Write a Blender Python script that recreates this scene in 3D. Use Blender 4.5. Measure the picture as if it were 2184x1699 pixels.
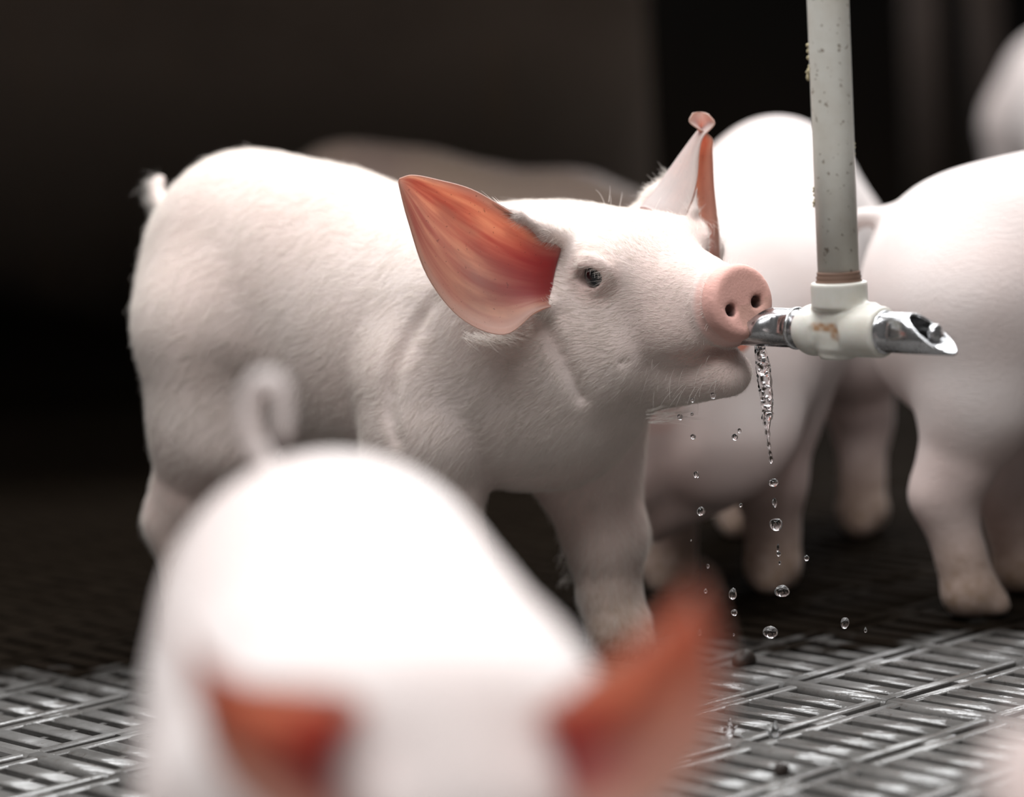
import bpy, math, random
import numpy as np
from mathutils import Matrix, Vector

random.seed(7)
RNG = np.random.default_rng(11)
for o in list(bpy.data.objects):
    bpy.data.objects.remove(o)
scene = bpy.context.scene
COL = scene.collection

# ------------------------------------------------------------------ camera
FPX, CX, CY = 6500.0, 1092.0, 849.5
CAM = np.array([0.0, 0.0, 0.471])
PITCH = math.atan(820.0 / FPX)
ROLL = math.radians(-3.0)
_r0 = np.array([1.0, 0, 0])
_u0 = np.array([0, math.sin(PITCH), math.cos(PITCH)])
FW = np.array([0, math.cos(PITCH), -math.sin(PITCH)])
RT = _r0 * math.cos(ROLL) + _u0 * math.sin(ROLL)
UP = -_r0 * math.sin(ROLL) + _u0 * math.cos(ROLL)


def at(px, py, Y):
    """the world point at distance Y that the photograph shows at a pixel"""
    d = FW + RT * (px - CX) / FPX - UP * (py - CY) / FPX
    return CAM + d * (Y / d[1])


def at_floor(px, py):
    d = FW + RT * (px - CX) / FPX - UP * (py - CY) / FPX
    return CAM + d * (-CAM[2] / d[2])


def project(p):
    v = np.asarray(p) - CAM
    z = v @ FW
    return CX + FPX * (v @ RT) / z, CY - FPX * (v @ UP) / z


cam_data = bpy.data.cameras.new('camera')
cam = bpy.data.objects.new('camera', cam_data)
COL.objects.link(cam)
cam.matrix_world = Matrix([[RT[i], UP[i], -FW[i], CAM[i]] for i in range(3)] + [[0, 0, 0, 1]])
cam_data.sensor_width = 36.0
cam_data.lens = FPX / 2184.0 * 36.0
cam_data.clip_start = 0.05
cam_data.dof.use_dof = True
cam_data.dof.focus_distance = 2.06
cam_data.dof.aperture_fstop = cam_data.lens / 42.0
scene.camera = cam

# ------------------------------------------------------------------ world and lights
world = bpy.data.worlds.new('world')
scene.world = world
world.use_nodes = True
bg = world.node_tree.nodes['Background']
bg.inputs['Color'].default_value = (1.0, 0.965, 0.94, 1)
bg.inputs['Strength'].default_value = 0.09


def area_light(name, loc, target, sx, sy, power, color, spread=180):
    l = bpy.data.lights.new(name, 'AREA')
    l.shape = 'RECTANGLE'
    l.size, l.size_y = sx, sy
    l.energy = power
    l.color = color
    l.spread = math.radians(spread)
    o = bpy.data.objects.new(name, l)
    COL.objects.link(o)
    o.location = loc
    o.rotation_euler = (Vector(target) - Vector(loc)).to_track_quat('-Z', 'Y').to_euler()
    return o


# daylight: a high opening above the rear wall and a long roof light over the pen
area_light('window_light', (0.25, 3.75, 2.05), (0.10, 2.0, 0.3), 2.6, 0.9, 52, (0.97, 0.99, 1.0))
area_light('roof_light', (0.00, 2.45, 2.65), (0.00, 2.40, 0.0), 2.6, 0.8, 84, (0.985, 0.99, 1.0))
area_light('front_fill_light', (-0.40, 0.35, 2.65), (-0.10, 1.80, 0.0), 2.6, 0.8, 54, (0.985, 0.99, 1.0))  # added overhead fill, brightens the sides turned to the camera
# daylight from the far open end of the shed, to the right
area_light('far_window_light', (0.95, 6.25, 1.50), (0.75, 2.0, 0.9), 2.0, 1.1, 52, (0.97, 0.98, 1.0))

scene.view_settings.view_transform = 'Standard'
scene.view_settings.look = 'None'
scene.view_settings.gamma = 1.0
scene.view_settings.exposure = 0.23
scene.view_settings.use_curve_mapping = False
scene.cycles.use_denoising = True
scene.cycles.transparent_max_bounces = 16
scene.cycles.max_bounces = 6
scene.cycles.diffuse_bounces = 2
scene.cycles.glossy_bounces = 2
scene.cycles.transmission_bounces = 6
scene.cycles.use_adaptive_sampling = True
scene.cycles.adaptive_threshold = 0.05
scene.cycles_curves.shape = 'RIBBONS'
scene.cycles.caustics_refractive = False
scene.cycles.caustics_reflective = False
scene.cycles.sample_clamp_indirect = 6


# ------------------------------------------------------------------ material helpers
def new_mat(name):
    m = bpy.data.materials.new(name)
    m.use_nodes = True
    nt = m.node_tree
    for n in list(nt.nodes):
        nt.nodes.remove(n)
    out = nt.nodes.new('ShaderNodeOutputMaterial')
    return m, nt, out


class NT:
    def __init__(self, nt):
        self.nt = nt

    def n(self, kind, **kw):
        nd = self.nt.nodes.new(kind)
        for k, v in kw.items():
            setattr(nd, k, v)
        return nd

    def link(self, a, b):
        self.nt.links.new(a, b)

    def coord(self, scale=(1, 1, 1), rot=(0, 0, 0)):
        tc = self.n('ShaderNodeTexCoord')
        mp = self.n('ShaderNodeMapping')
        mp.inputs['Scale'].default_value = scale
        mp.inputs['Rotation'].default_value = rot
        self.link(tc.outputs['Object'], mp.inputs['Vector'])
        return mp.outputs['Vector']

    def noise(self, vec, scale, detail=3, rough=0.5):
        nd = self.n('ShaderNodeTexNoise')
        nd.inputs['Scale'].default_value = scale
        nd.inputs['Detail'].default_value = detail
        nd.inputs['Roughness'].default_value = rough
        self.link(vec, nd.inputs['Vector'])
        return nd.outputs['Fac']

    def ramp(self, fac, stops):
        nd = self.n('ShaderNodeValToRGB')
        els = nd.color_ramp.elements
        while len(els) < len(stops):
            els.new(0.5)
        for e, (p, c) in zip(els, stops):
            e.position = p
            e.color = (*c, 1) if len(c) == 3 else c
        self.link(fac, nd.inputs['Fac'])
        return nd.outputs['Color']

    def mix(self, fac, a, b, blend='MIX'):
        nd = self.n('ShaderNodeMix', data_type='RGBA', blend_type=blend)
        for s, v in ((nd.inputs[0], fac), (nd.inputs[6], a), (nd.inputs[7], b)):
            if isinstance(v, (int, float)):
                s.default_value = v
            elif isinstance(v, tuple):
                s.default_value = (*v, 1)
            else:
                self.link(v, s)
        return nd.outputs[2]

    def attr(self, name):
        nd = self.n('ShaderNodeAttribute', attribute_name=name)
        return nd.outputs['Fac']

    def math(self, op, a, b=None):
        nd = self.n('ShaderNodeMath', operation=op)
        for s, v in zip(nd.inputs, (a, b)):
            if v is None:
                continue
            if isinstance(v, (int, float)):
                s.default_value = v
            else:
                self.link(v, s)
        return nd.outputs[0]

    def bump(self, height, strength, dist):
        nd = self.n('ShaderNodeBump')
        nd.inputs['Strength'].default_value = strength
        nd.inputs['Distance'].default_value = dist
        self.link(height, nd.inputs['Height'])
        return nd.outputs['Normal']

    def principled(self, **kw):
        p = self.n('ShaderNodeBsdfPrincipled')
        for k, v in kw.items():
            s = p.inputs[k.replace('_', ' ')]
            if isinstance(v, (int, float)):
                s.default_value = v
            elif isinstance(v, tuple):
                s.default_value = (*v, 1) if s.type == 'RGBA' else v
            else:
                self.link(v, s)
        return p


def simple(name, color, rough=0.5, metal=0.0, **kw):
    m, nt, out = new_mat(name)
    t = NT(nt)
    p = t.principled(Base_Color=color, Roughness=rough, Metallic=metal, **kw)
    t.link(p.outputs[0], out.inputs[0])
    return m


def skin_material(name, tone=(0.75, 0.705, 0.685), dirt=(0.30, 0.20, 0.13), grime=0.0, relief=0.30, sss=0.0):
    m, nt, out = new_mat(name)
    t = NT(nt)
    v = t.coord()
    big = t.noise(v, 9, 3)
    fine = t.noise(v, 120, 4, 0.65)
    base = t.mix(t.ramp(big, [(0.35, (0, 0, 0)), (0.7, (1, 1, 1))]), tone,
                 (tone[0] * 0.95, tone[1] * 0.88, tone[2] * 0.86))
    base = t.mix(t.attr('pink'), base, (0.72, 0.34, 0.28))
    if grime:
        g = t.noise(v, 6, 5, 0.6)
        base = t.mix(t.math('MULTIPLY', t.ramp(g, [(0.3, (0, 0, 0)), (0.65, (1, 1, 1))]), grime), base, (0.22, 0.16, 0.11))
    dn = t.math('MULTIPLY', t.attr('dirt'), t.ramp(fine, [(0.3, (0.55,) * 3), (0.7, (1, 1, 1))]))
    base = t.mix(dn, base, dirt)
    base = t.mix(t.attr('dark'), base, (0.035, 0.012, 0.010))
    # lie of the coat: streaky fine relief
    s1 = t.noise(t.coord((18, 90, 90)), 6, 4, 0.6)
    s2 = t.noise(t.coord((40, 40, 40)), 10, 4, 0.6)
    h = t.math('ADD', s1, t.math('MULTIPLY', s2, 0.5))
    nrm = t.bump(h, relief, 0.004)
    p = t.principled(Base_Color=base, Roughness=0.62, Normal=nrm)
    p.inputs['Subsurface Weight'].default_value = sss
    p.inputs['Subsurface Radius'].default_value = (1.0, 0.35, 0.22)
    p.inputs['Subsurface Scale'].default_value = 0.008
    p.inputs['Specular IOR Level'].default_value = 0.25
    p.inputs['Sheen Weight'].default_value = 0.15
    p.inputs['Sheen Roughness'].default_value = 0.5
    t.link(p.outputs[0], out.inputs[0])
    return m


def ear_material(name, deep=(0.62, 0.20, 0.15), lite=(0.88, 0.52, 0.37)):
    """thin ear skin: pinkish reflection, orange red where light comes through, furred pale back"""
    m, nt, out = new_mat(name)
    t = NT(nt)
    tc = t.n('ShaderNodeUVMap')

    def uvn(sc, rot, scale, detail):
        mp = t.n('ShaderNodeMapping')
        mp.inputs['Scale'].default_value = sc
        mp.inputs['Rotation'].default_value = (0, 0, rot)
        t.link(tc.outputs['UV'], mp.inputs['Vector'])
        return t.noise(mp.outputs['Vector'], scale, detail, 0.55)
    veins = uvn((1.6, 6.5, 1), 0.30, 1.0, 3)
    blot = uvn((3.0, 3.5, 1), 0.0, 1.3, 4)
    speck = t.noise(t.coord(), 420, 2, 0.5)
    spots = t.ramp(speck, [(0.68, (0, 0, 0)), (0.74, (1, 1, 1))])
    f = t.attr('deep')
    vv = t.ramp(veins, [(0.40, (0, 0, 0)), (0.60, (1, 1, 1))])
    col = t.mix(vv, deep, lite)
    col = t.mix(t.math('MULTIPLY', t.ramp(blot, [(0.45, (0, 0, 0)), (0.68, (1, 1, 1))]), 0.55), col, (0.50, 0.27, 0.21))
    col = t.mix(t.math('MULTIPLY', f, 0.95), col, (0.50, 0.030, 0.045))
    col = t.mix(t.math('MULTIPLY', t.attr('rim'), 0.70), col, (0.72, 0.55, 0.47))
    col = t.mix(t.math('MULTIPLY', spots, 0.55), col, (0.2, 0.06, 0.04))
    refl = t.mix(0.35, col, (0.72, 0.56, 0.49))
    refl = t.mix(t.math('MULTIPLY', f, 0.80), refl, (0.42, 0.05, 0.055))
    back = t.attr('back')
    refl = t.mix(back, refl, (0.84, 0.77, 0.73))
    d = t.n('ShaderNodeBsdfDiffuse')
    t.link(refl, d.inputs['Color'])
    tr = t.n('ShaderNodeBsdfTranslucent')
    t.link(col, tr.inputs['Color'])
    mx = t.n('ShaderNodeMixShader')
    t.link(t.math('SUBTRACT', 0.68, t.math('MULTIPLY', back, 0.14)), mx.inputs[0])
    t.link(d.outputs[0], mx.inputs[1])
    t.link(tr.outputs[0], mx.inputs[2])
    gl = t.n('ShaderNodeBsdfGlossy')
    gl.inputs['Roughness'].default_value = 0.5
    mx2 = t.n('ShaderNodeMixShader')
    mx2.inputs[0].default_value = 0.03
    t.link(mx.outputs[0], mx2.inputs[1])
    t.link(gl.outputs[0], mx2.inputs[2])
    t.link(mx2.outputs[0], out.inputs[0])
    return m


def hair_material():
    m, nt, out = new_mat('white bristle')
    t = NT(nt)
    d = t.n('ShaderNodeBsdfDiffuse')
    d.inputs['Color'].default_value = (0.90, 0.85, 0.80, 1)
    tr = t.n('ShaderNodeBsdfTranslucent')
    tr.inputs['Color'].default_value = (0.92, 0.86, 0.80, 1)
    mx = t.n('ShaderNodeMixShader')
    mx.inputs[0].default_value = 0.45
    t.link(d.outputs[0], mx.inputs[1])
    t.link(tr.outputs[0], mx.inputs[2])
    t.link(mx.outputs[0], out.inputs[0])
    return m


M = {}
M['skin'] = skin_material('white pig skin')
M['skin_main'] = skin_material('pink skin under the white coat', tone=(0.78, 0.70, 0.66), relief=0.16)
M['skin_shaded'] = skin_material('dusty shade-darkened pig skin', tone=(0.10, 0.083, 0.070), grime=0.5)  # tone lowered to paint in the shade at the back, grime mottled over it
M['ear'] = ear_material('thin pig ear')
M['hair'] = hair_material()
M['eye'] = simple('dark eye', (0.012, 0.012, 0.014), 0.06)
M['lid'] = simple('eye corner', (0.6, 0.42, 0.36), 0.3)
M['chrome'] = None


# ------------------------------------------------------------------ mesh helpers
def tag(o, label=None, cat=None, group=None, kind=None):
    for k, v in (('label', label), ('category', cat), ('group', group), ('kind', kind)):
        if v is not None:
            o[k] = v
    return o


def empty(name, loc):
    o = bpy.data.objects.new(name, None)
    COL.objects.link(o)
    o.location = tuple(float(c) for c in loc)
    o.empty_display_size = 0.05
    return o


def add_obj(name, me, mats, parent=None):
    o = bpy.data.objects.new(name, me)
    COL.objects.link(o)
    if me is not None and hasattr(me, 'materials') and not len(me.materials):
        for mm in (mats if isinstance(mats, (list, tuple)) else [mats]):
            me.materials.append(mm)
    if parent is not None:
        o.parent = parent
        o.matrix_parent_inverse = Matrix.Translation(-Vector(parent.location))
    return o


def mesh_from(name, verts, faces, smooth=True):
    me = bpy.data.meshes.new(name)
    me.from_pydata([tuple(map(float, v)) for v in verts], [], [tuple(map(int, f)) for f in faces])
    if smooth:
        me.polygons.foreach_set('use_smooth', [True] * len(me.polygons))
    me.update()
    return me


def mesh_quads(name, V, Q):
    """fast mesh from numpy arrays of vertices and quads"""
    me = bpy.data.meshes.new(name)
    me.vertices.add(len(V))
    me.vertices.foreach_set('co', V.astype(np.float32).ravel())
    me.loops.add(Q.size)
    me.loops.foreach_set('vertex_index', Q.astype(np.int32).ravel())
    me.polygons.add(len(Q))
    me.polygons.foreach_set('loop_start', np.arange(0, Q.size, 4, dtype=np.int32))
    me.polygons.foreach_set('use_smooth', np.ones(len(Q), dtype=bool))
    me.update(calc_edges=True)
    me.validate()
    return me


class Field:
    """a signed distance grid: soft unions of rounded volumes, then one continuous skin"""

    def __init__(self, lo, hi, h):
        self.h = h
        self.lo = np.array(lo, float)
        n = np.ceil((np.array(hi) - self.lo) / h).astype(int) + 1
        self.n = n
        self.F = np.full(n, 0.5, dtype=np.float32)

    def _block(self, c0, c1, margin):
        a = np.clip(np.floor((np.array(c0) - margin - self.lo) / self.h).astype(int), 0, self.n)
        b = np.clip(np.ceil((np.array(c1) + margin - self.lo) / self.h).astype(int) + 1, 0, self.n)
        sl = tuple(slice(a[i], b[i]) for i in range(3))
        ax = [(self.lo[i] + np.arange(a[i], b[i]) * self.h).astype(np.float32) for i in range(3)]
        return sl, np.meshgrid(*ax, indexing='ij', sparse=True)

    def _apply(self, sl, d, k, op):
        if 0 in d.shape:
            return
        F = self.F[sl]
        if op == 'add':
            hh = np.maximum(k - np.abs(F - d), 0) / k
            self.F[sl] = np.minimum(F, d) - hh * hh * (k * 0.25)
        else:
            d = -d
            hh = np.maximum(k - np.abs(F - d), 0) / k
            self.F[sl] = np.maximum(F, d) + hh * hh * (k * 0.25)

    def ell(self, c, r, k=0.03, R=None, op='add'):
        c = np.array(c, float)
        r = np.array(r, float)
        m = r.max() if R is not None else r
        sl, (x, y, z) = self._block(c - m, c + m, k + 0.012)
        x, y, z = x - c[0], y - c[1], z - c[2]
        if R is not None:
            R = np.asarray(R)
            x, y, z = (R[0, 0] * x + R[1, 0] * y + R[2, 0] * z,
                       R[0, 1] * x + R[1, 1] * y + R[2, 1] * z,
                       R[0, 2] * x + R[1, 2] * y + R[2, 2] * z)
        k0 = np.sqrt((x / r[0]) ** 2 + (y / r[1]) ** 2 + (z / r[2]) ** 2)
        k1 = np.sqrt((x / r[0] ** 2) ** 2 + (y / r[1] ** 2) ** 2 + (z / r[2] ** 2) ** 2)
        d = k0 * (k0 - 1) / np.maximum(k1, 1e-6)
        self._apply(sl, d.astype(np.float32), k, op)

    def cone(self, p0, p1, r0, r1, k=0.02, op='add'):
        p0, p1 = np.array(p0, float), np.array(p1, float)
        rm = max(r0, r1)
        sl, (x, y, z) = self._block(np.minimum(p0, p1) - rm, np.maximum(p0, p1) + rm, k + 0.012)
        ba = p1 - p0
        l2 = float(ba @ ba)
        rr = r0 - r1
        a2 = l2 - rr * rr
        x, y, z = x - p0[0], y - p0[1], z - p0[2]
        if a2 <= 1e-9:
            big, c = (r0, np.zeros(3)) if r0 >= r1 else (r1, ba)
            d = np.sqrt((x - c[0]) ** 2 + (y - c[1]) ** 2 + (z - c[2]) ** 2) - big
        else:
            yy = x * ba[0] + y * ba[1] + z * ba[2]
            zz = yy - l2
            x2 = (x * l2 - ba[0] * yy) ** 2 + (y * l2 - ba[1] * yy) ** 2 + (z * l2 - ba[2] * yy) ** 2
            kk = np.sign(rr) * rr * rr * x2
            d = (np.sqrt(x2 * (a2 / l2)) + yy * rr) / l2 - r0
            lo_ = np.sign(yy) * a2 * yy * yy * l2 < kk
            hi_ = np.sign(zz) * a2 * zz * zz * l2 > kk
            d = np.where(lo_, np.sqrt(x2 + yy * yy * l2) / l2 - r0, d)
            d = np.where(hi_, np.sqrt(x2 + zz * zz * l2) / l2 - r1, d)
        self._apply(sl, d.astype(np.float32), k, op)

    def chain(self, pts, k=0.02, op='add'):
        for a, b in zip(pts[:-1], pts[1:]):
            self.cone(a[:3], b[:3], a[3], b[3], k, op)

    def disc(self, c, n, r, th, rnd, k=0.006, op='add', squash=None):
        """a rounded puck with axis n"""
        c, n = np.array(c, float), np.array(n, float)
        n /= np.linalg.norm(n)
        m = r + th + rnd
        sl, (x, y, z) = self._block(c - m, c + m, k + 0.008)
        x, y, z = x - c[0], y - c[1], z - c[2]
        ax = x * n[0] + y * n[1] + z * n[2]
        rx, ry, rz = x - ax * n[0], y - ax * n[1], z - ax * n[2]
        if squash is not None:
            s, f = squash
            q = rx * s[0] + ry * s[1] + rz * s[2]
            rr = np.sqrt(np.maximum(rx ** 2 + ry ** 2 + rz ** 2 - q ** 2, 0) + (q * f) ** 2)
        else:
            rr = np.sqrt(rx ** 2 + ry ** 2 + rz ** 2)
        dx = rr - (r - rnd)
        dy = np.abs(ax) - (th - rnd)
        d = np.sqrt(np.maximum(dx, 0) ** 2 + np.maximum(dy, 0) ** 2) + np.minimum(np.maximum(dx, dy), 0) - rnd
        self._apply(sl, d.astype(np.float32), k, op)

    def mesh(self):
        F = self.F
        neg = F < 0
        nx, ny, nz = F.shape
        cnt = np.zeros((nx - 1, ny - 1, nz - 1), np.uint8)
        for i in (0, 1):
            for j in (0, 1):
                for k in (0, 1):
                    cnt += neg[i:nx - 1 + i, j:ny - 1 + j, k:nz - 1 + k]
        active = (cnt > 0) & (cnt < 8)
        idx = np.argwhere(active)
        vid = np.full(active.shape, -1, np.int64)
        vid[active] = np.arange(len(idx))
        I, J, K = idx.T
        acc = np.zeros((len(idx), 3))
        num = np.zeros(len(idx))
        corners = [(a, b, c) for a in (0, 1) for b in (0, 1) for c in (0, 1)]
        for ca in corners:
            for ax in range(3):
                if ca[ax] == 1:
                    continue
                cb = list(ca)
                cb[ax] = 1
                fa = F[I + ca[0], J + ca[1], K + ca[2]].astype(float)
                fb = F[I + cb[0], J + cb[1], K + cb[2]].astype(float)
                s = (fa < 0) != (fb < 0)
                t = np.where(s, fa / np.where(s, fa - fb, 1), 0)
                p = np.array(ca, float)[None, :].repeat(len(idx), 0)
                p[:, ax] += t
                acc[s] += p[s]
                num[s] += 1
        V = self.lo + (idx + acc / num[:, None]) * self.h
        quads = []
        for ax in range(3):
            sa = [slice(None)] * 3
            sb = [slice(None)] * 3
            sa[ax] = slice(0, -1)
            sb[ax] = slice(1, None)
            e = neg[tuple(sa)] != neg[tuple(sb)]
            E = np.argwhere(e)
            b, c = (ax + 1) % 3, (ax + 2) % 3
            ok = (E[:, b] > 0) & (E[:, c] > 0) & (E[:, b] < F.shape[b] - 1) & (E[:, c] < F.shape[c] - 1)
            E = E[ok]
            flip = neg[tuple(sa)][E[:, 0], E[:, 1], E[:, 2]]
            q = []
            for db, dc in ((-1, -1), (0, -1), (0, 0), (-1, 0)):
                P = E.copy()
                P[:, b] += db
                P[:, c] += dc
                q.append(vid[P[:, 0], P[:, 1], P[:, 2]])
            q = np.stack(q, 1)
            q[~flip] = q[~flip][:, ::-1]
            quads.append(q)
        return V, np.concatenate(quads)


def relax(V, Q, it=2, lam=0.5):
    for _ in range(it):
        acc = np.zeros_like(V)
        num = np.zeros(len(V))
        for a, b in ((0, 1), (1, 2), (2, 3), (3, 0)):
            np.add.at(acc, Q[:, a], V[Q[:, b]])
            np.add.at(acc, Q[:, b], V[Q[:, a]])
            np.add.at(num, Q[:, a], 1)
            np.add.at(num, Q[:, b], 1)
        V = V + lam * (acc / num[:, None] - V)
    return V


def vnormals(V, Q):
    n = np.cross(V[Q[:, 2]] - V[Q[:, 0]], V[Q[:, 3]] - V[Q[:, 1]])
    N = np.zeros_like(V)
    for i in range(4):
        np.add.at(N, Q[:, i], n)
    return N / np.maximum(np.linalg.norm(N, axis=1, keepdims=True), 1e-12)


def sstep(x, a, b):
    t = np.clip((x - a) / (b - a), 0, 1)
    return t * t * (3 - 2 * t)


def lerp_curve(pts, n):
    """resample a 3D polyline smoothly (Catmull-Rom) to n points"""
    P = np.array(pts, float)
    P = np.vstack([2 * P[0] - P[1], P, 2 * P[-1] - P[-2]])
    m = len(P) - 3
    out = []
    for i in range(n):
        s = i / (n - 1) * m
        j = min(int(s), m - 1)
        t = s - j
        p0, p1, p2, p3 = P[j:j + 4]
        out.append(0.5 * ((2 * p1) + (-p0 + p2) * t + (2 * p0 - 5 * p1 + 4 * p2 - p3) * t * t + (-p0 + 3 * p1 - 3 * p2 + p3) * t ** 3))
    return np.array(out)


def ear_sheet(rimA, mid, rimB, nu=26, nv=17, thick=0.0022, inner=1):
    """a cupped ear: each row bends from one rim through the spine to the other; returns verts, quads, attributes"""
    A, Mi, B = (lerp_curve(c, nu) for c in (rimA, mid, rimB))
    P = np.zeros((nu, nv, 3))
    s = np.linspace(0, 1, nv)
    for j, t in enumerate(s):
        P[:, j] = A * (1 - t) * (1 - 2 * t) + Mi * 4 * t * (1 - t) + B * t * (2 * t - 1)
    du = np.gradient(P, axis=0)
    dv = np.gradient(P, axis=1)
    N = np.cross(du, dv)
    N /= np.maximum(np.linalg.norm(N, axis=2, keepdims=True), 1e-9)
    u = np.linspace(0, 1, nu)[:, None].repeat(nv, 1)
    v = s[None, :].repeat(nu, 0)
    edge = np.minimum(np.minimum(v, 1 - v) * 2, (1 - u) * 1.3)
    th = thick * (0.35 + 0.65 * np.clip(edge * 3, 0, 1)) + 0.004 * (1 - sstep(u, 0, 0.25))
    top = P + N * th[..., None] * 0.5
    bot = P - N * th[..., None] * 0.5
    V = np.vstack([top.reshape(-1, 3), bot.reshape(-1, 3)])
    o = nu * nv
    Q = []
    for i in range(nu - 1):
        for j in range(nv - 1):
            a, b, c, d = i * nv + j, i * nv + j + 1, (i + 1) * nv + j + 1, (i + 1) * nv + j
            Q.append((a, d, c, b))
            Q.append((o + a, o + b, o + c, o + d))
    loop = [i * nv for i in range(nu)] + [(nu - 1) * nv + j for j in range(1, nv)] + [i * nv + nv - 1 for i in range(nu - 2, -1, -1)] + [j for j in range(nv - 2, 0, -1)]
    for a, b in zip(loop, loop[1:] + loop[:1]):
        Q.append((a, b, o + b, o + a))
    rim = 1 - sstep(edge, 0.0, 0.22)
    rim = np.maximum(rim, 0.55 * sstep(u, 0.80, 0.97))
    deep = (1 - sstep(u, 0.06, 0.46)) * sstep(np.minimum(v, 1 - v), 0.06, 0.32)
    two = lambda x: np.concatenate([x.ravel(), x.ravel()])
    back = np.concatenate([np.zeros(o), np.ones(o)]) if inner > 0 else np.concatenate([np.ones(o), np.zeros(o)])
    return dict(V=V, Q=np.array(Q), rim=two(rim), deep=two(deep), back=back, uv=np.stack([two(u), two(v)], 1))


# ------------------------------------------------------------------ the setting
def floor_material():
    m, nt, out = new_mat('wet grimy plastic slat')
    t = NT(nt)
    g = t.n('ShaderNodeNewGeometry')
    v = g.outputs['Position']
    n1 = t.noise(v, 14, 5, 0.6)
    n2 = t.noise(v, 150, 4, 0.6)
    n3 = t.noise(v, 5, 3, 0.5)
    base = t.mix(t.ramp(n1, [(0.35, (0, 0, 0)), (0.7, (1, 1, 1))]), (0.11, 0.104, 0.098), (0.18, 0.173, 0.165))
    base = t.mix(t.math('MULTIPLY', t.ramp(n2, [(0.58, (0, 0, 0)), (0.68, (1, 1, 1))]), 0.5), base, (0.06, 0.045, 0.034))
    # shade among the pigs painted into the rear floor, with a ragged front edge
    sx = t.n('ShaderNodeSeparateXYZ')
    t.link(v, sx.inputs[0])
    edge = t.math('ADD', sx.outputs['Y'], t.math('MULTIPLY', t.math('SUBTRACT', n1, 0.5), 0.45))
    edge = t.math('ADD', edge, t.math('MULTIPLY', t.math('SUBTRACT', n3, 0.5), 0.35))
    rear_shade = t.ramp(t.math('MULTIPLY', edge, 0.25), [(0.510, (0, 0, 0)), (0.560, (1, 1, 1))])
    base = t.mix(rear_shade, base, (0.009, 0.0065, 0.0045))
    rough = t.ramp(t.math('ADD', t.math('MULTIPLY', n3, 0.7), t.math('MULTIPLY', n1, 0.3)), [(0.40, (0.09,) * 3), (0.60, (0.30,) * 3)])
    rough = t.mix(rear_shade, rough, (0.9, 0.9, 0.9))
    nrm = t.bump(t.math('ADD', n2, t.math('MULTIPLY', n1, 2.0)), 0.25, 0.002)
    p = t.principled(Base_Color=base, Roughness=rough, Normal=nrm)
    t.link(t.math('SUBTRACT', 0.75, t.math('MULTIPLY', rear_shade, 0.74)), p.inputs['Specular IOR Level'])
    t.link(p.outputs[0], out.inputs[0])
    return m


def wall_material(name, a, b, sc):
    m, nt, out = new_mat(name)
    t = NT(nt)
    v = t.coord()
    n1 = t.noise(v, sc, 5, 0.6)
    n2 = t.noise(t.coord((3, 3, 0.6)), sc * 1.5, 4, 0.6)
    base = t.mix(t.ramp(n1, [(0.4, (0, 0, 0)), (0.7, (1, 1, 1))]), a, b)
    base = t.mix(t.math('MULTIPLY', t.ramp(n2, [(0.58, (0, 0, 0)), (0.72, (1, 1, 1))]), 0.5), base, (a[0] * 1.4, a[1] * 1.1, a[2] * 0.7))
    # darker towards the foot of the wall, with a ragged edge
    sx = t.n('ShaderNodeSeparateXYZ')
    t.link(v, sx.inputs[0])
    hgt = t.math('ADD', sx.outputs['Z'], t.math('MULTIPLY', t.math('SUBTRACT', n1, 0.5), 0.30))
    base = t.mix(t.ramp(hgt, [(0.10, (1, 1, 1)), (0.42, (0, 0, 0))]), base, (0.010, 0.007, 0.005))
    p = t.principled(Base_Color=base, Roughness=0.9)
    p.inputs['Specular IOR Level'].default_value = 0.1
    t.link(p.outputs[0], out.inputs[0])
    return m


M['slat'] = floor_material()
M['pit'] = simple('dark pit', (0.010, 0.008, 0.006), 0.7)
M['wall'] = wall_material('dark stained wall', (0.42, 0.34, 0.28), (0.30, 0.24, 0.20), 3.0)
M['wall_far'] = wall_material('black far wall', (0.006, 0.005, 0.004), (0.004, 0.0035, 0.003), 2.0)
M['lid'] = wall_material('dark shade lid board', (0.045, 0.036, 0.030), (0.03, 0.024, 0.02), 5.0)
M['post'] = wall_material('grimy post', (0.075, 0.058, 0.050), (0.05, 0.038, 0.032), 6.0)


def box(name, x0, x1, y0, y1, z0, z1, m, parent=None):
    V = [(x, y, z) for z in (z0, z1) for y in (y0, y1) for x in (x0, x1)]
    F = [(0, 2, 3, 1), (4, 5, 7, 6), (0, 1, 5, 4), (2, 6, 7, 3), (0, 4, 6, 2), (1, 3, 7, 5)]
    return add_obj(name, mesh_from(name, V, F, False), m, parent)


floor = box('floor', -3.0, 3.0, 0.3, 7.0, -0.11, -0.06, M['pit'])
tag(floor, kind='structure')
# unseen low lid, added to throw shade over the rear pig and wall
tag(box('shade_lid', -3.0, 0.36, 2.96, 4.05, 0.72, 0.75, M['lid']), kind='structure')
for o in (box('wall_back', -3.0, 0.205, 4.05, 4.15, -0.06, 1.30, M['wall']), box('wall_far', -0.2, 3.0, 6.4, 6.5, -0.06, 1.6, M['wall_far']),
          box('trim_1', 0.745, 0.800, 5.50, 5.56, -0.06, 1.6, M['post']), box('trim_2', 0.875, 0.925, 5.60, 5.66, -0.06, 1.6, M['post'])):
    tag(o, kind='structure')

# slatted floor: slats along one direction, ribs across them, real gaps between
AA = math.radians(-47.5)
DA = np.array([math.cos(AA), math.sin(AA)])
DB = np.array([-math.sin(AA), math.cos(AA)])
ORG = at_floor(1731, 1456)[:2]
SLOT, BAND, PITCH_B, GAP = 0.065, 0.092, 0.0245, 0.0092
PER = 6                                                     # slats between two joint ridges


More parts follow.
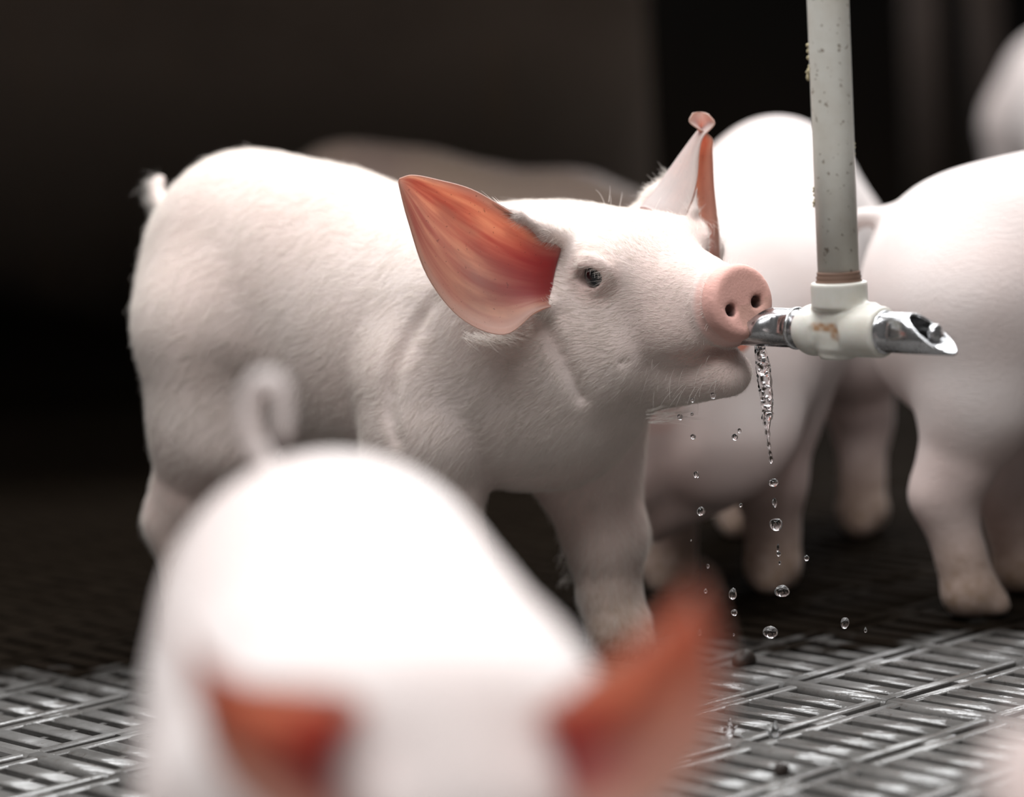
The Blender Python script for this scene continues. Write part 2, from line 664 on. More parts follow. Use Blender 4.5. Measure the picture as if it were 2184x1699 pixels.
def bar_mesh(name, length, width, top=0.0, depth=0.018, ch=0.0009, nub=None):
    """a bevelled bar along x, centred in y, upper face at z = top"""
    w = width / 2
    prof = [(-w, top - depth), (-w, top - ch * 1.6), (-w * 0.90, top - ch * 0.80), (-w * 0.52, top - ch * 0.12), (w * 0.52, top - ch * 0.12), (w * 0.90, top - ch * 0.80), (w, top - ch * 1.6), (w, top - depth)]
    m = len(prof)
    V = [(x, y, z) for x in (0, length) for y, z in prof]
    F = [(i, i + m, i + m + 1, i + 1) for i in range(m - 1)] + [tuple(range(m)), tuple(range(2 * m - 1, m - 1, -1))]
    if nub:
        b = len(V)
        x0, x1, y0, y1, z0, z1 = nub
        V += [(x, y, z) for z in (z0, z1) for y in (y0, y1) for x in (x0, x1)]
        F += [tuple(b + i for i in f) for f in ((0, 2, 3, 1), (4, 5, 7, 6), (0, 1, 5, 4), (2, 6, 7, 3), (0, 4, 6, 2), (1, 3, 7, 5))]
    return V, F


slat_geo = bar_mesh('slat', SLOT + 0.004, PITCH_B - GAP, -0.0003, nub=(SLOT * 0.47, SLOT * 0.56, (PITCH_B - GAP) / 2 - 0.001, (PITCH_B - GAP) / 2 + GAP + 0.001, -0.018, -0.0035))
rib_geo = bar_mesh('rib', PITCH_B * PER, 0.0098, 0.0)
ridge_geo = bar_mesh('joint_ridge', BAND, PITCH_B * 0.66, 0.0014, ch=0.0034)
bridge_geo = bar_mesh('bridge', 0.030, 0.0085, -0.0006)
meshes = {k: mesh_from(k, *g, True) for k, g in (('slat', slat_geo), ('rib', rib_geo), ('joint_ridge', ridge_geo), ('bridge', bridge_geo))}
for _m in meshes.values():
    # crisp ends, smooth crown
    for _p in _m.polygons:
        if len(_p.vertices) > 4 or abs(_p.normal.x) > 0.9 or abs(_p.normal.z) < 0.1:
            _p.use_smooth = False
geos = {'slat': slat_geo, 'rib': rib_geo, 'joint_ridge': ridge_geo, 'bridge': bridge_geo}
pieces = []
for ib in range(-26, 20):
    for jt in range(-14, 14):
        a0 = ib * BAND
        b0 = jt * PITCH_B * PER
        c = ORG + DA * a0 + DB * b0
        if not (-1.5 < c[0] < 1.6 and 0.8 < c[1] < 4.1):
            continue
        for k in range(PER):
            o = ORG + DA * (a0 - 0.002) + DB * (b0 + (k + 0.5) * PITCH_B + GAP * 0.5)
            if k == PER - 1:
                pieces.append(('joint_ridge', ORG + DA * (a0 - 0.0135) + DB * (b0 + (k + 0.5) * PITCH_B + GAP * 0.5), AA))
            else:
                pieces.append(('slat', o, AA))
        for off in (SLOT + 0.0049, SLOT + 0.0221):
            pieces.append(('rib', ORG + DA * (a0 + off) + DB * b0, AA + math.pi / 2))
        pieces.append(('bridge', ORG + DA * (a0 + SLOT + 0.0135) + DB * (b0 + 0.06), AA + math.pi / 2))
vis = {k: [] for k in geos}
rest = {k: [] for k in geos}
for kind, o, rz in pieces:
    px, py = project((o[0], o[1], 0))
    hidden = 300 < px < 1430 and py > 1000
    if -60 < px < 2220 and 1230 < py < 1760 and not hidden:
        vis[kind].append((o[1], o, rz))
    else:
        rest[kind].append((o, rz))
for kind in geos:
    vis[kind].sort(key=lambda q: q[0])
    for _, o, rz in vis[kind][:300]:
        ob = bpy.data.objects.new(kind, meshes[kind])
        if not len(meshes[kind].materials):
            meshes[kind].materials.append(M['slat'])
        COL.objects.link(ob)
        ob.parent = floor
        ob.location = (o[0], o[1], random.uniform(-0.0003, 0.0002))
        ob.rotation_euler = (random.uniform(-0.012, 0.012), 0, rz)
    rest[kind] += [(o, rz) for _, o, rz in vis[kind][300:]]
    gV, gF = geos[kind]
    gV = np.array(gV)
    VV, FF = [], []
    for i, (o, rz) in enumerate(rest[kind]):
        c, s_ = math.cos(rz), math.sin(rz)
        VV.append(np.stack([gV[:, 0] * c - gV[:, 1] * s_ + o[0], gV[:, 0] * s_ + gV[:, 1] * c + o[1], gV[:, 2]], 1))
        FF += [tuple(x + i * len(gV) for x in f) for f in gF]
    if VV:
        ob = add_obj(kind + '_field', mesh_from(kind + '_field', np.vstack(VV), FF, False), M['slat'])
        ob.parent = floor
        ob['kind'] = 'stuff'
print('floor pieces', {k: len(v) for k, v in vis.items()}, len(pieces))

M['dung'] = simple('dark dung', (0.018, 0.010, 0.006), 0.6)
for x, y, sc, lab in ((1590, 1416, 1.0, 'dark lump of dung on the floor beside the foreground ear'), (1674, 1650, 0.6, 'small dark dung crumb on the slats under the stream')):
    f = Field((-0.02, -0.02, -0.003), (0.02, 0.02, 0.02), 0.0012)
    for k in range(7):
        f.ell((random.uniform(-0.006, 0.006), random.uniform(-0.005, 0.005), random.uniform(0.001, 0.007)), [random.uniform(0.003, 0.006) for _ in range(3)], 0.003)
    V, Q = f.mesh()
    o = add_obj('dung_lump', mesh_quads('dung_lump', V * sc, Q), M['dung'])
    c = at_floor(x, y)
    o.location = (c[0], c[1], 0)
    tag(o, lab, 'dung')


# ------------------------------------------------------------------ pigs
def rot_cols(fwd, left):
    F = np.array(fwd, float)
    F /= np.linalg.norm(F)
    L = np.array(left, float)
    L -= F * (L @ F)
    L /= np.linalg.norm(L)
    T = np.cross(F, L)
    return np.stack([F, L, T], 1)


def head_frame(yaw, pitch, roll=0.0):
    """columns forward, left, up; yaw about z from the body's axis (left positive), pitch up positive, roll lifts the left side"""
    cy, sy, cp, sp = math.cos(yaw), math.sin(yaw), math.cos(pitch), math.sin(pitch)
    F = np.array([cy * cp, sy * cp, sp])
    L = np.array([-sy, cy, 0.0])
    T = np.cross(F, L)
    L2 = L * math.cos(roll) + T * math.sin(roll)
    return np.stack([F, L2, np.cross(F, L2)], 1)


def fore_leg(s, a, d, w=0.050, top=0.215, t=1.0):
    """joints of a front leg: a moves it along the body, d moves the foot forward"""
    return ('fore', [(a + 0.000, s * 0.046, top, 0.060), (a - 0.006 + d * 0.2, s * w, 0.150, 0.042 * t), (a + 0.008 + d * 0.6, s * w, 0.088, 0.0280 * t),
                     (a + 0.006 + d * 0.9, s * w, 0.046, 0.0205 * t), (a + 0.012 + d, s * w, 0.020, 0.0225), (a + 0.030 + d, s * w, 0.009, 0.0125)])


def hind_leg(s, a, d, w=0.050, top=0.245, t=1.0):
    return ('hind', [(a - 0.228, s * 0.040, top, 0.068), (a - 0.230 + d * 0.3, s * w, 0.175, 0.045), (a - 0.256 + d * 0.6, s * w, 0.118, 0.0285 * t),
                     (a - 0.268 + d * 0.8, s * w, 0.098, 0.0255 * t), (a - 0.258 + d, s * w, 0.048, 0.0195 * t), (a - 0.252 + d, s * w, 0.020, 0.0225), (a - 0.232 + d, s * w, 0.009, 0.0125)])


def default_legs(fl=0.0, fr=0.0, hl=0.0, hr=0.0, **kw):
    return [fore_leg(1, 0, fl, **kw), fore_leg(-1, 0, fr, **kw), hind_leg(1, 0, hl), hind_leg(-1, 0, hr)]


def sculpt_head(fd, C, R, detail=True, gape=0.0):
    hp = lambda f, l, t: C + R @ np.array([f, l, t])
    fd.ell(hp(-0.008, 0, -0.010), (0.062, 0.054, 0.047), 0.025, R)             # skull
    fd.ell(hp(0.028, 0, 0.003), (0.045, 0.041, 0.030), 0.02, R)              # brow
    for s in (1, -1):
        fd.ell(hp(0.000, s * 0.033, -0.050), (0.062, 0.033, 0.048), 0.013, R)  # cheek
        fd.ell(hp(0.075, s * 0.019, -0.044), (0.040, 0.017, 0.020), 0.014, R)  # lip pad
        fd.ell(hp(0.034, s * 0.034, 0.014), (0.020, 0.013, 0.012), 0.016, R)   # brow ridge
    fd.cone(hp(0.035, 0, -0.012), hp(0.112, 0, -0.027), 0.041, 0.0255, 0.018)    # muzzle
    if detail:
        fd.cone(hp(0.100, 0, -0.028), hp(0.121, 0, -0.030), 0.0262, 0.0240, 0.005)  # fold behind the disc
        fd.disc(hp(0.1185, 0, -0.0295), R @ np.array([1.0, 0, 0.06]), 0.0268, 0.0038, 0.003, 0.003)
    j = gape
    fd.cone(hp(0.012, 0, -0.068), hp(0.108, 0, -0.073 - j), 0.036, 0.0165, 0.012)   # lower jaw
    nrm = R @ np.array([1.0, 0, 0.10])
    nrm /= np.linalg.norm(nrm)
    dc = hp(0.134, 0, -0.028)
    fd.disc(dc, nrm, 0.0255, 0.0085, 0.0055, 0.004, squash=(R[:, 1], 0.97))
    if detail:
        fd.ell(hp(0.124, 0, -0.047), (0.012, 0.017, 0.011), 0.006, R)      # upper lip under the disc
        # slightly hollow face of the disc, nostrils, mouth line
        fd.ell(dc + nrm * 0.0125, (0.0055, 0.017, 0.016), 0.006, R, 'sub')
        for s in (1, -1):
            q = dc + nrm * 0.004 + R @ np.array([0, s * 0.0115, -0.0035])
            fd.ell(q, (0.012, 0.0046, 0.0040), 0.003, R, 'sub')
            fd.cone(q + R @ np.array([0.006, s * 0.002, 0.001]), q + R @ np.array([0.006, s * 0.0065, 0.004]), 0.0026, 0.0010, 0.003, 'sub')
        for s in (1, -1):
            pts = [hp(0.135, s * 0.004, -0.058 - j * 0.4), hp(0.108, s * 0.023, -0.059 - j * 0.3), hp(0.080, s * 0.036, -0.0585), hp(0.055, s * 0.046, -0.057)]
            rr = [0.0036, 0.0026, 0.0018, 0.0008]
            for a in range(3):
                fd.cone(pts[a], pts[a + 1], rr[a], rr[a + 1], 0.004, 'sub')
    return hp, dc, nrm


def make_pig(name, label, cat, pos, heading, scale=1.0, torso=None, neck=None, headC=(0.15, 0, 0.28), headR=None, legs=None,
             tail=None, ears=None, h=0.004, mat='skin', eyes=True, detail=False, group=None, gape=0.0, fur=0, whisk=None, extra=None):
    headR = head_frame(0, -0.3) if headR is None else headR
    C = np.array(headC, float)
    torso = torso or TORSO
    fd = Field((-0.47, -0.20, -0.012), (0.40, 0.20, 0.47), h)
    for c, r, k in torso:
        fd.ell(c, r, k)
    nk = neck or [(0.02, 0, 0.235, 0.088), (C[0] * 0.55, C[1] * 0.4, 0.105 + C[2] * 0.5, 0.076), (*(C + headR @ np.array([-0.035, 0, -0.024])), 0.054)]
    fd.chain(nk, 0.035)
    for kind, ch in legs or default_legs():
        kk = [0.012, 0.016, 0.014, 0.012, 0.008, 0.006] if kind == 'fore' else [0.022, 0.02, 0.012, 0.012, 0.008, 0.006]
        for i in range(len(ch) - 1):
            fd.cone(ch[i][:3], ch[i + 1][:3], ch[i][3], ch[i + 1][3], kk[i])
        f = ch[-1]
        if h < 0.0045:
            # the cleft between the two claws
            fd.cone((f[0] + 0.022, f[1], 0.0), (f[0] + 0.006, f[1], 0.03), 0.003, 0.001, 0.003, 'sub')
    hp, dc, dn = sculpt_head(fd, C, headR, detail or h < 0.003, gape)
    if tail:
        fd.chain(tail, 0.008)
    if extra:
        extra(fd)
    eye_c = []
    for s in (1, -1):
        e = hp(0.044, s * 0.0420, 0.004)
        eye_c.append(e)
        if detail:
            Re = headR
            lp = lambda f, l, t: e + headR @ np.array([f, s * l, t])
            fd.ell(lp(0.0, -0.005, 0.001), (0.0180, 0.0105, 0.0145), 0.008, Re)
            for rad, hgt, th, lo_ in ((0.0118, 0.0096, 0.0034, 0.0050), (0.0168, 0.0145, 0.0022, 0.0028)):
                arc = []
                for i in range(9):
                    w = math.pi * (1.02 - 1.04 * i / 8)
                    arc.append((*lp(rad * math.cos(w), lo_ + 0.0045 * math.sin(w) - 0.003 * abs(math.cos(w)), hgt * math.sin(w)), th * (0.55 + 0.45 * math.sin(max(0.0, min(math.pi, w))))))
                fd.chain(arc, 0.004)
            arc = [(*lp(0.0112 * math.cos(w), 0.0045 + 0.0012 * math.sin(w) - 0.002 * abs(math.cos(w)), -0.0075 * math.sin(w)), 0.0020) for w in np.linspace(0, math.pi, 7)]
            fd.chain(arc, 0.004)
            fd.ell(lp(0.0005, 0.0095, 0.0003), (0.0112, 0.0110, 0.0078), 0.002, Re, 'sub')
    # level soles
    fd.F = np.maximum(fd.F, -(fd.lo[2] + np.arange(fd.n[2]) * fd.h)[None, None, :].astype(np.float32) + 0.0005)
    V, Q = fd.mesh()
    if h >= 0.003:
        V = relax(V, Q, 2)
    else:
        V = relax(V, Q, 1, 0.35)
    N = vnormals(V, Q)
    # tints: pink and grubby skin, darker in the nostrils and along the mouth
    HL = (V - C) @ headR
    ddisc = np.linalg.norm(V - dc, axis=1)
    ax = (V - dc) @ dn
    pink = 0.80 * (1 - sstep(ddisc, 0.026, 0.036)) * sstep(ax, -0.010, -0.003)
    pink = np.maximum(pink, 0.55 * (1 - sstep(ddisc, 0.030, 0.040)) * (1 - sstep(np.abs(ax + 0.0095), 0.0015, 0.004)))
    lip = (1 - sstep(np.abs(HL[:, 2] + 0.060), 0.003, 0.014)) * sstep(HL[:, 0], 0.070, 0.10)
    pink = np.maximum(pink, 0.45 * lip)
    pink = np.maximum(pink, 0.6 * sstep(HL[:, 0], 0.116, 0.124) * sstep(HL[:, 2], -0.066, -0.058))
    for e in eye_c:
        de = np.linalg.norm(V - e, axis=1)
        pink = np.maximum(pink, 0.33 * (1 - sstep(de, 0.012, 0.030)))
    pink = np.maximum(pink, 0.07)
    pink = np.maximum(pink, 0.24 * (1 - sstep(V[:, 2], 0.10, 0.20)))
    pink = np.maximum(pink, 0.20 * sstep(HL[:, 0], 0.02, 0.09) * (1 - sstep(np.abs(HL[:, 1]), 0.05, 0.09)) * (1 - sstep(-HL[:, 2], 0.07, 0.11)))
    dirt = 0.80 * (1 - sstep(V[:, 2], 0.014, 0.105)) + 0.18 * (1 - sstep(V[:, 2], 0.06, 0.17)) + 0.18 * (1 - sstep(V[:, 2], 0.012, 0.022))
    dirt = np.minimum(dirt, 1.0)
    dark = np.zeros(len(V))
    if detail or h < 0.003:
        for s in (1, -1):
            q = dc + dn * 0.002 + headR @ np.array([0, s * 0.0115, -0.0035])
            dq = (V - q) @ headR
            dark = np.maximum(dark, (1 - sstep(np.linalg.norm(dq / np.array([1.6, 0.9, 1.1]), axis=1), 0.0035, 0.0062)) * (dq[:, 0] < 0.004))
        md = sstep(HL[:, 0], 0.085, 0.1) * (1 - sstep(np.abs(HL[:, 2] + 0.0585 + gape * 0.35), 0.001, 0.005)) * (1 - sstep(np.abs(HL[:, 1]), 0.012, 0.022))
        dark = np.maximum(dark, md * 0.35)
        soil = (1 - sstep(ddisc, 0.02, 0.030)) * (HL[:, 2] < -0.030) * (HL[:, 1] > -0.006) * 0.35
        dirt = np.maximum(dirt, soil)
    nb = len(V)
    nq = len(Q)
    u = np.array([math.cos(heading), math.sin(heading), 0])
    lf = np.array([-math.sin(heading), math.cos(heading), 0])
    zz = np.array([0, 0, 1.0])
    B = np.stack([u, lf, zz], 1)
    pos = np.array(pos, float)
    to_local = lambda P: ((np.asarray(P) - pos) @ B) / scale
    allV, allQ = [V], [Q]
    att = {'pink': [pink], 'dirt': [dirt], 'dark': [dark], 'rim': [np.zeros(nb)], 'deep': [np.zeros(nb)], 'back': [np.zeros(nb)]}
    uv = [np.zeros((nb, 2))]
    off = nb
    if ears is None:
        ears = [template_ear(hp, headR, s) for s in (1, -1)]
        loc = True
    else:
        loc = False
    for e in ears:
        ev = e['V'] if loc else to_local(e['V'])
        allV.append(ev)
        allQ.append(e['Q'] + off)
        off += len(ev)
        z0 = np.zeros(len(ev))
        for k in ('pink', 'dirt', 'dark'):
            att[k].append(z0)
        for k in ('rim', 'deep', 'back'):
            att[k].append(e[k])
        uv.append(e['uv'])
    AV, AQ = np.vstack(allV), np.vstack(allQ)
    me = mesh_quads(name + '_body', AV, AQ)
    for k, lst in att.items():
        a = me.attributes.new(k, 'FLOAT', 'POINT')
        a.data.foreach_set('value', np.concatenate(lst).astype(np.float32))
    U = np.vstack(uv)
    ul = me.uv_layers.new(name='UVMap')
    li = np.zeros(len(me.loops), np.int32)
    me.loops.foreach_get('vertex_index', li)
    ul.data.foreach_set('uv', U[li].astype(np.float32).ravel())
    me.materials.append(M[mat])
    me.materials.append(M['ear'])
    mi = np.zeros(len(me.polygons), np.int32)
    mi[nq:] = 1
    me.polygons.foreach_set('material_index', mi)
    root = empty(name, pos)
    root.rotation_euler = (0, 0, heading)
    root.scale = (scale,) * 3
    tag(root, label, cat, group)
    body = bpy.data.objects.new('body', me)
    COL.objects.link(body)
    body.parent = root
    if eyes:
        for i, s in enumerate((1, -1)):
            em = eyeball(0.0106)
            eo = add_obj('eye', em, [M['eye']])
            eo.parent = root
            eo.location = tuple(eye_c[i] + headR @ np.array([0.0005, -s * 0.0008, 0.0]))
            tag(eo, 'small dark glossy eye')
    if fur:
        grow_fur(root, V, Q, N, C, headR, dc, eye_c, fur, pos, B, scale, whisk)
    return dict(root=root, hp=hp, B=B, pos=pos, C=C, R=headR, eyes=eye_c, to_local=to_local, scale=scale,
                world=lambda p: pos + B @ (np.asarray(p) * scale))


_EYE = {}


def eyeball(r):
    if r not in _EYE:
        V, F = [], []
        n, m = 20, 12
        for i in range(m + 1):
            th = math.pi * i / m
            for j in range(n):
                ph = 2 * math.pi * j / n
                V.append((r * math.sin(th) * math.cos(ph), r * math.sin(th) * math.sin(ph), r * math.cos(th)))
        for i in range(m):
            for j in range(n):
                F.append((i * n + j, (i + 1) * n + j, (i + 1) * n + (j + 1) % n, i * n + (j + 1) % n))
        _EYE[r] = mesh_from('eye', V, F)
    return _EYE[r]


def template_ear(hp, R, s, length=0.105, width=0.078):
    """a pricked ear standing out and back from the head (head coordinates)"""
    root = np.array([-0.022, s * 0.044, 0.030])
    out = np.array([-0.10, s * 0.80, 0.55])
    out /= np.linalg.norm(out)
    open_ = np.array([0.85, s * 0.25, -0.15])
    open_ -= out * (open_ @ out)
    open_ /= np.linalg.norm(open_)
    side = np.cross(out, open_)
    tA, tB, tm = [], [], []
    for u, w in ((0, 0.55), (0.15, 0.8), (0.35, 1.0), (0.55, 0.92), (0.75, 0.62), (0.9, 0.3), (1.0, 0.03)):
        c = root + out * length * u
        tm.append(hp(*(c - open_ * 0.012 * w)))
        tA.append(hp(*(c + side * width * 0.5 * w + open_ * 0.006)))
        tB.append(hp(*(c - side * width * 0.5 * w + open_ * 0.006)))
    # the inner side looks along open_
    N = np.cross(np.array(tm[3]) - tm[2], np.array(tB[3]) - tA[3])
    inner = 1 if N @ (R @ open_) > 0 else -1
    return ear_sheet(tA, tm, tB, inner=inner, nu=18, nv=11)


def hair_object(name, P, radius, parent):
    """P: strands x points x 3"""
    n, k, _ = P.shape
    hc = bpy.data.hair_curves.new(name)
    hc.add_curves([k] * n)
    hc.attributes['position'].data.foreach_set('vector', P.astype(np.float32).ravel())
    ra = hc.attributes.get('radius') or hc.attributes.new('radius', 'FLOAT', 'POINT')
    ra.data.foreach_set('value', np.asarray(radius, np.float32).ravel())
    hc.materials.append(M['hair'])
    o = bpy.data.objects.new(name, hc)
    COL.objects.link(o)
    o.parent = parent
    o['kind'] = 'stuff'
    return o


def grow_fur(root, V, Q, N, C, R, dc, eyes, count, pos, B, scale, whisk):
    cam_l = ((CAM - pos) @ B) / scale
    area = np.linalg.norm(np.cross(V[Q[:, 2]] - V[Q[:, 0]], V[Q[:, 3]] - V[Q[:, 1]]), axis=1)
    ctr = V[Q].mean(1)
    nq = N[Q].mean(1)
    vd = cam_l - ctr
    vd /= np.linalg.norm(vd, axis=1, keepdims=True)
    face = (nq * vd).sum(1)
    HL = (ctr - C) @ R
    w = area * (face > -0.45)
    onhead = sstep(HL[:, 0], -0.05, 0.02) * (np.abs(HL[:, 1]) < 0.10) * (HL[:, 2] > -0.13)
    w *= 1 + 1.6 * onhead
    w *= (np.linalg.norm(ctr - dc, axis=1) > 0.030)
    for e in eyes:
        w *= np.linalg.norm(ctr - e, axis=1) > 0.0110
    w *= np.where(ctr[:, 2] < 0.03, 0.2, 1)
    p = w / w.sum()
    pick = RNG.choice(len(Q), count, p=p)
    r1, r2 = RNG.random(count), RNG.random(count)
    q = V[Q[pick]]
    P0 = (q[:, 0] * ((1 - r1) * (1 - r2))[:, None] + q[:, 1] * (r1 * (1 - r2))[:, None] + q[:, 2] * (r1 * r2)[:, None] + q[:, 3] * ((1 - r1) * r2)[:, None])
    Nn = nq[pick]
    hd = onhead[pick][:, None]
    hl = HL[pick]
    # lie of the coat: away from the snout on the head, backwards and down on the trunk, down on the legs
    dh = -R[:, 0][None, :] * 1.0 + (P0 - dc) * 6.0
    db = np.tile(np.array([-1.0, 0, -0.55]), (count, 1))
    leg = (1 - sstep(P0[:, 2], 0.10, 0.16))[:, None]
    db = db * (1 - leg) + np.array([-0.25, 0, -1.0]) * leg
    D = dh * hd + db * (1 - hd)
    # gentle swirls
    sw = np.stack([np.sin(P0[:, 2] * 95 + P0[:, 0] * 60), np.sin(P0[:, 0] * 85 + 1.3), np.sin(P0[:, 0] * 110 + P0[:, 2] * 50 + 0.4)], 1)
    D += sw * 0.28 + RNG.normal(0, 0.22, (count, 3))
    D -= Nn * (D * Nn).sum(1, keepdims=True)
    D /= np.maximum(np.linalg.norm(D, axis=1, keepdims=True), 1e-6)
    lift = RNG.uniform(0.10, 0.42, count)[:, None]
    L = (RNG.uniform(0.0065, 0.0145, count) * (1 - 0.35 * hd[:, 0]) * (1 - 0.35 * sstep(hl[:, 0], 0.04, 0.10) * hd[:, 0]))[:, None]
    long_ = RNG.random(count) < 0.03
    L[long_] *= 1.6
    k = 4
    P = np.zeros((count, k, 3))
    for i in range(k):
        t = i / (k - 1)
        P[:, i] = P0 - Nn * 0.0004 + (D * t + Nn * lift * (t - 0.45 * t * t)) * L
    rad = np.linspace(1, 0.25, k)[None, :] * RNG.uniform(0.00006, 0.00011, count)[:, None]
    hair_object('fur', P, rad, root)
    if whisk:
        S = []
        rr = []
        for (p, d, ln, bend) in whisk:
            p, d = np.array(p, float), np.array(d, float)
            d = d / np.linalg.norm(d)
            S.append([p + d * ln * t + np.array(bend) * ln * t * t for t in np.linspace(0, 1, 6)])
            rr.append(np.linspace(0.00013, 0.00004, 6))
        hair_object('whiskers', np.array(S), np.array(rr), root)


TORSO = [((-0.228, 0, 0.272), (0.094, 0.083, 0.106), 0.03), ((-0.155, 0, 0.258), (0.100, 0.088, 0.108), 0.03), ((-0.075, 0, 0.240), (0.100, 0.092, 0.102), 0.03),
         ((0.005, 0, 0.230), (0.085, 0.080, 0.096), 0.03), ((0.058, 0, 0.208), (0.056, 0.060, 0.072), 0.03)]

# --- the piglet at the drinker
TH = math.radians(-37)
P0 = np.array([-0.010, 2.195, 0.0])
U0 = np.array([math.cos(TH), math.sin(TH), 0])
L0 = np.array([-math.sin(TH), math.cos(TH), 0])
B0 = np.stack([U0, L0, np.array([0, 0, 1.0])], 1)
psi = math.radians(-55)
HR_world = head_frame(psi, math.radians(4), math.radians(9))
HR0 = B0.T @ HR_world
SN = at(1580, 643, 2.03)
C0w = SN - HR_world @ np.array([0.138, 0, -0.028])
C0 = B0.T @ (C0w - P0)
print('head centre local', C0, 'world', C0w, 'px', project(C0w))
for nm, q in (('eyeR', (0.044, -0.0445, 0.004)), ('poll', (-0.02, 0, 0.064)), ('earR', (-0.022, -0.044, 0.03)), ('earL', (-0.022, 0.044, 0.03)), ('chin', (0.098, 0, -0.086))):
    w = C0w + HR_world @ np.array(q)
    print(nm, w, project(w))


def pts(*a):
    return [at(*q) for q in a]


def attach(p, inward):
    return p + np.array(inward)


ear_near = ear_sheet(
    rimA=pts((1200, 505, 2.095), (1155, 490, 2.080), (1095, 455, 2.060), (1010, 405, 2.055), (930, 382, 2.062), (880, 373, 2.070), (852, 380, 2.074)),
    mid=pts((1175, 590, 2.090), (1132, 590, 2.078), (1050, 560, 2.074), (985, 520, 2.075), (920, 462, 2.077), (876, 412, 2.077), (850, 384, 2.075)),
    rimB=pts((1175, 655, 2.080), (1140, 668, 2.060), (1075, 713, 2.042), (985, 680, 2.044), (912, 590, 2.054), (870, 470, 2.068), (849, 388, 2.074)), nu=40, nv=25, inner=1)
ear_far = ear_sheet(
    rimA=pts((1455, 480, 2.125), (1470, 445, 2.125), (1486, 385, 2.130), (1491, 325, 2.140), (1500, 292, 2.144), (1524, 264, 2.144), (1512, 244, 2.146)),
    mid=pts((1375, 455, 2.150), (1395, 415, 2.160), (1425, 370, 2.168), (1462, 318, 2.168), (1484, 288, 2.164), (1501, 262, 2.158), (1496, 239, 2.156)),
    rimB=pts((1536, 575, 2.150), (1533, 490, 2.155), (1524, 400, 2.160), (1520, 325, 2.160), (1517, 293, 2.152), (1472, 262, 2.146), (1477, 241, 2.148)), nu=40, nv=25, inner=-1)

main_tail = [(-0.300, 0.0, 0.325, 0.009), (-0.318, 0.0, 0.334, 0.0058), (-0.328, 0.004, 0.343, 0.0044), (-0.332, 0.008, 0.352, 0.0034), (-0.330, 0.012, 0.357, 0.0025)]

whiskers = []
_hp = lambda f, l, t: C0 + HR0 @ np.array([f, l, t])
for i in range(70):
    f = random.uniform(0.03, 0.118)
    t = random.uniform(-0.085, -0.02)
    whiskers.append((_hp(f, -0.032 + 0.018 * (f / 0.12), t), HR0 @ np.array([random.uniform(-0.3, 0.6), -1.0, random.uniform(-0.9, 0.25)]),
                     random.uniform(0.010, 0.022), HR0 @ np.array([0, 0.1, random.uniform(-0.5, 0.1)])))
for i in range(40):
    f = random.uniform(-0.05, 0.10)
    whiskers.append((_hp(f, random.uniform(-0.02, 0.02), -0.088), HR0 @ np.array([random.uniform(-0.8, 0.4), random.uniform(-0.4, 0.4), -1.0]),
                     random.uniform(0.008, 0.020), HR0 @ np.array([-0.3, 0, 0.1])))
for i in range(60):
    a = random.uniform(-0.5, math.pi + 0.5)
    whiskers.append((_hp(0.128, 0.0255 * math.cos(a), -0.028 + 0.0255 * math.sin(a)), HR0 @ np.array([random.uniform(0.0, 0.7), math.cos(a), math.sin(a)]),
                     random.uniform(0.003, 0.007), HR0 @ np.array([0.2, 0, 0])))


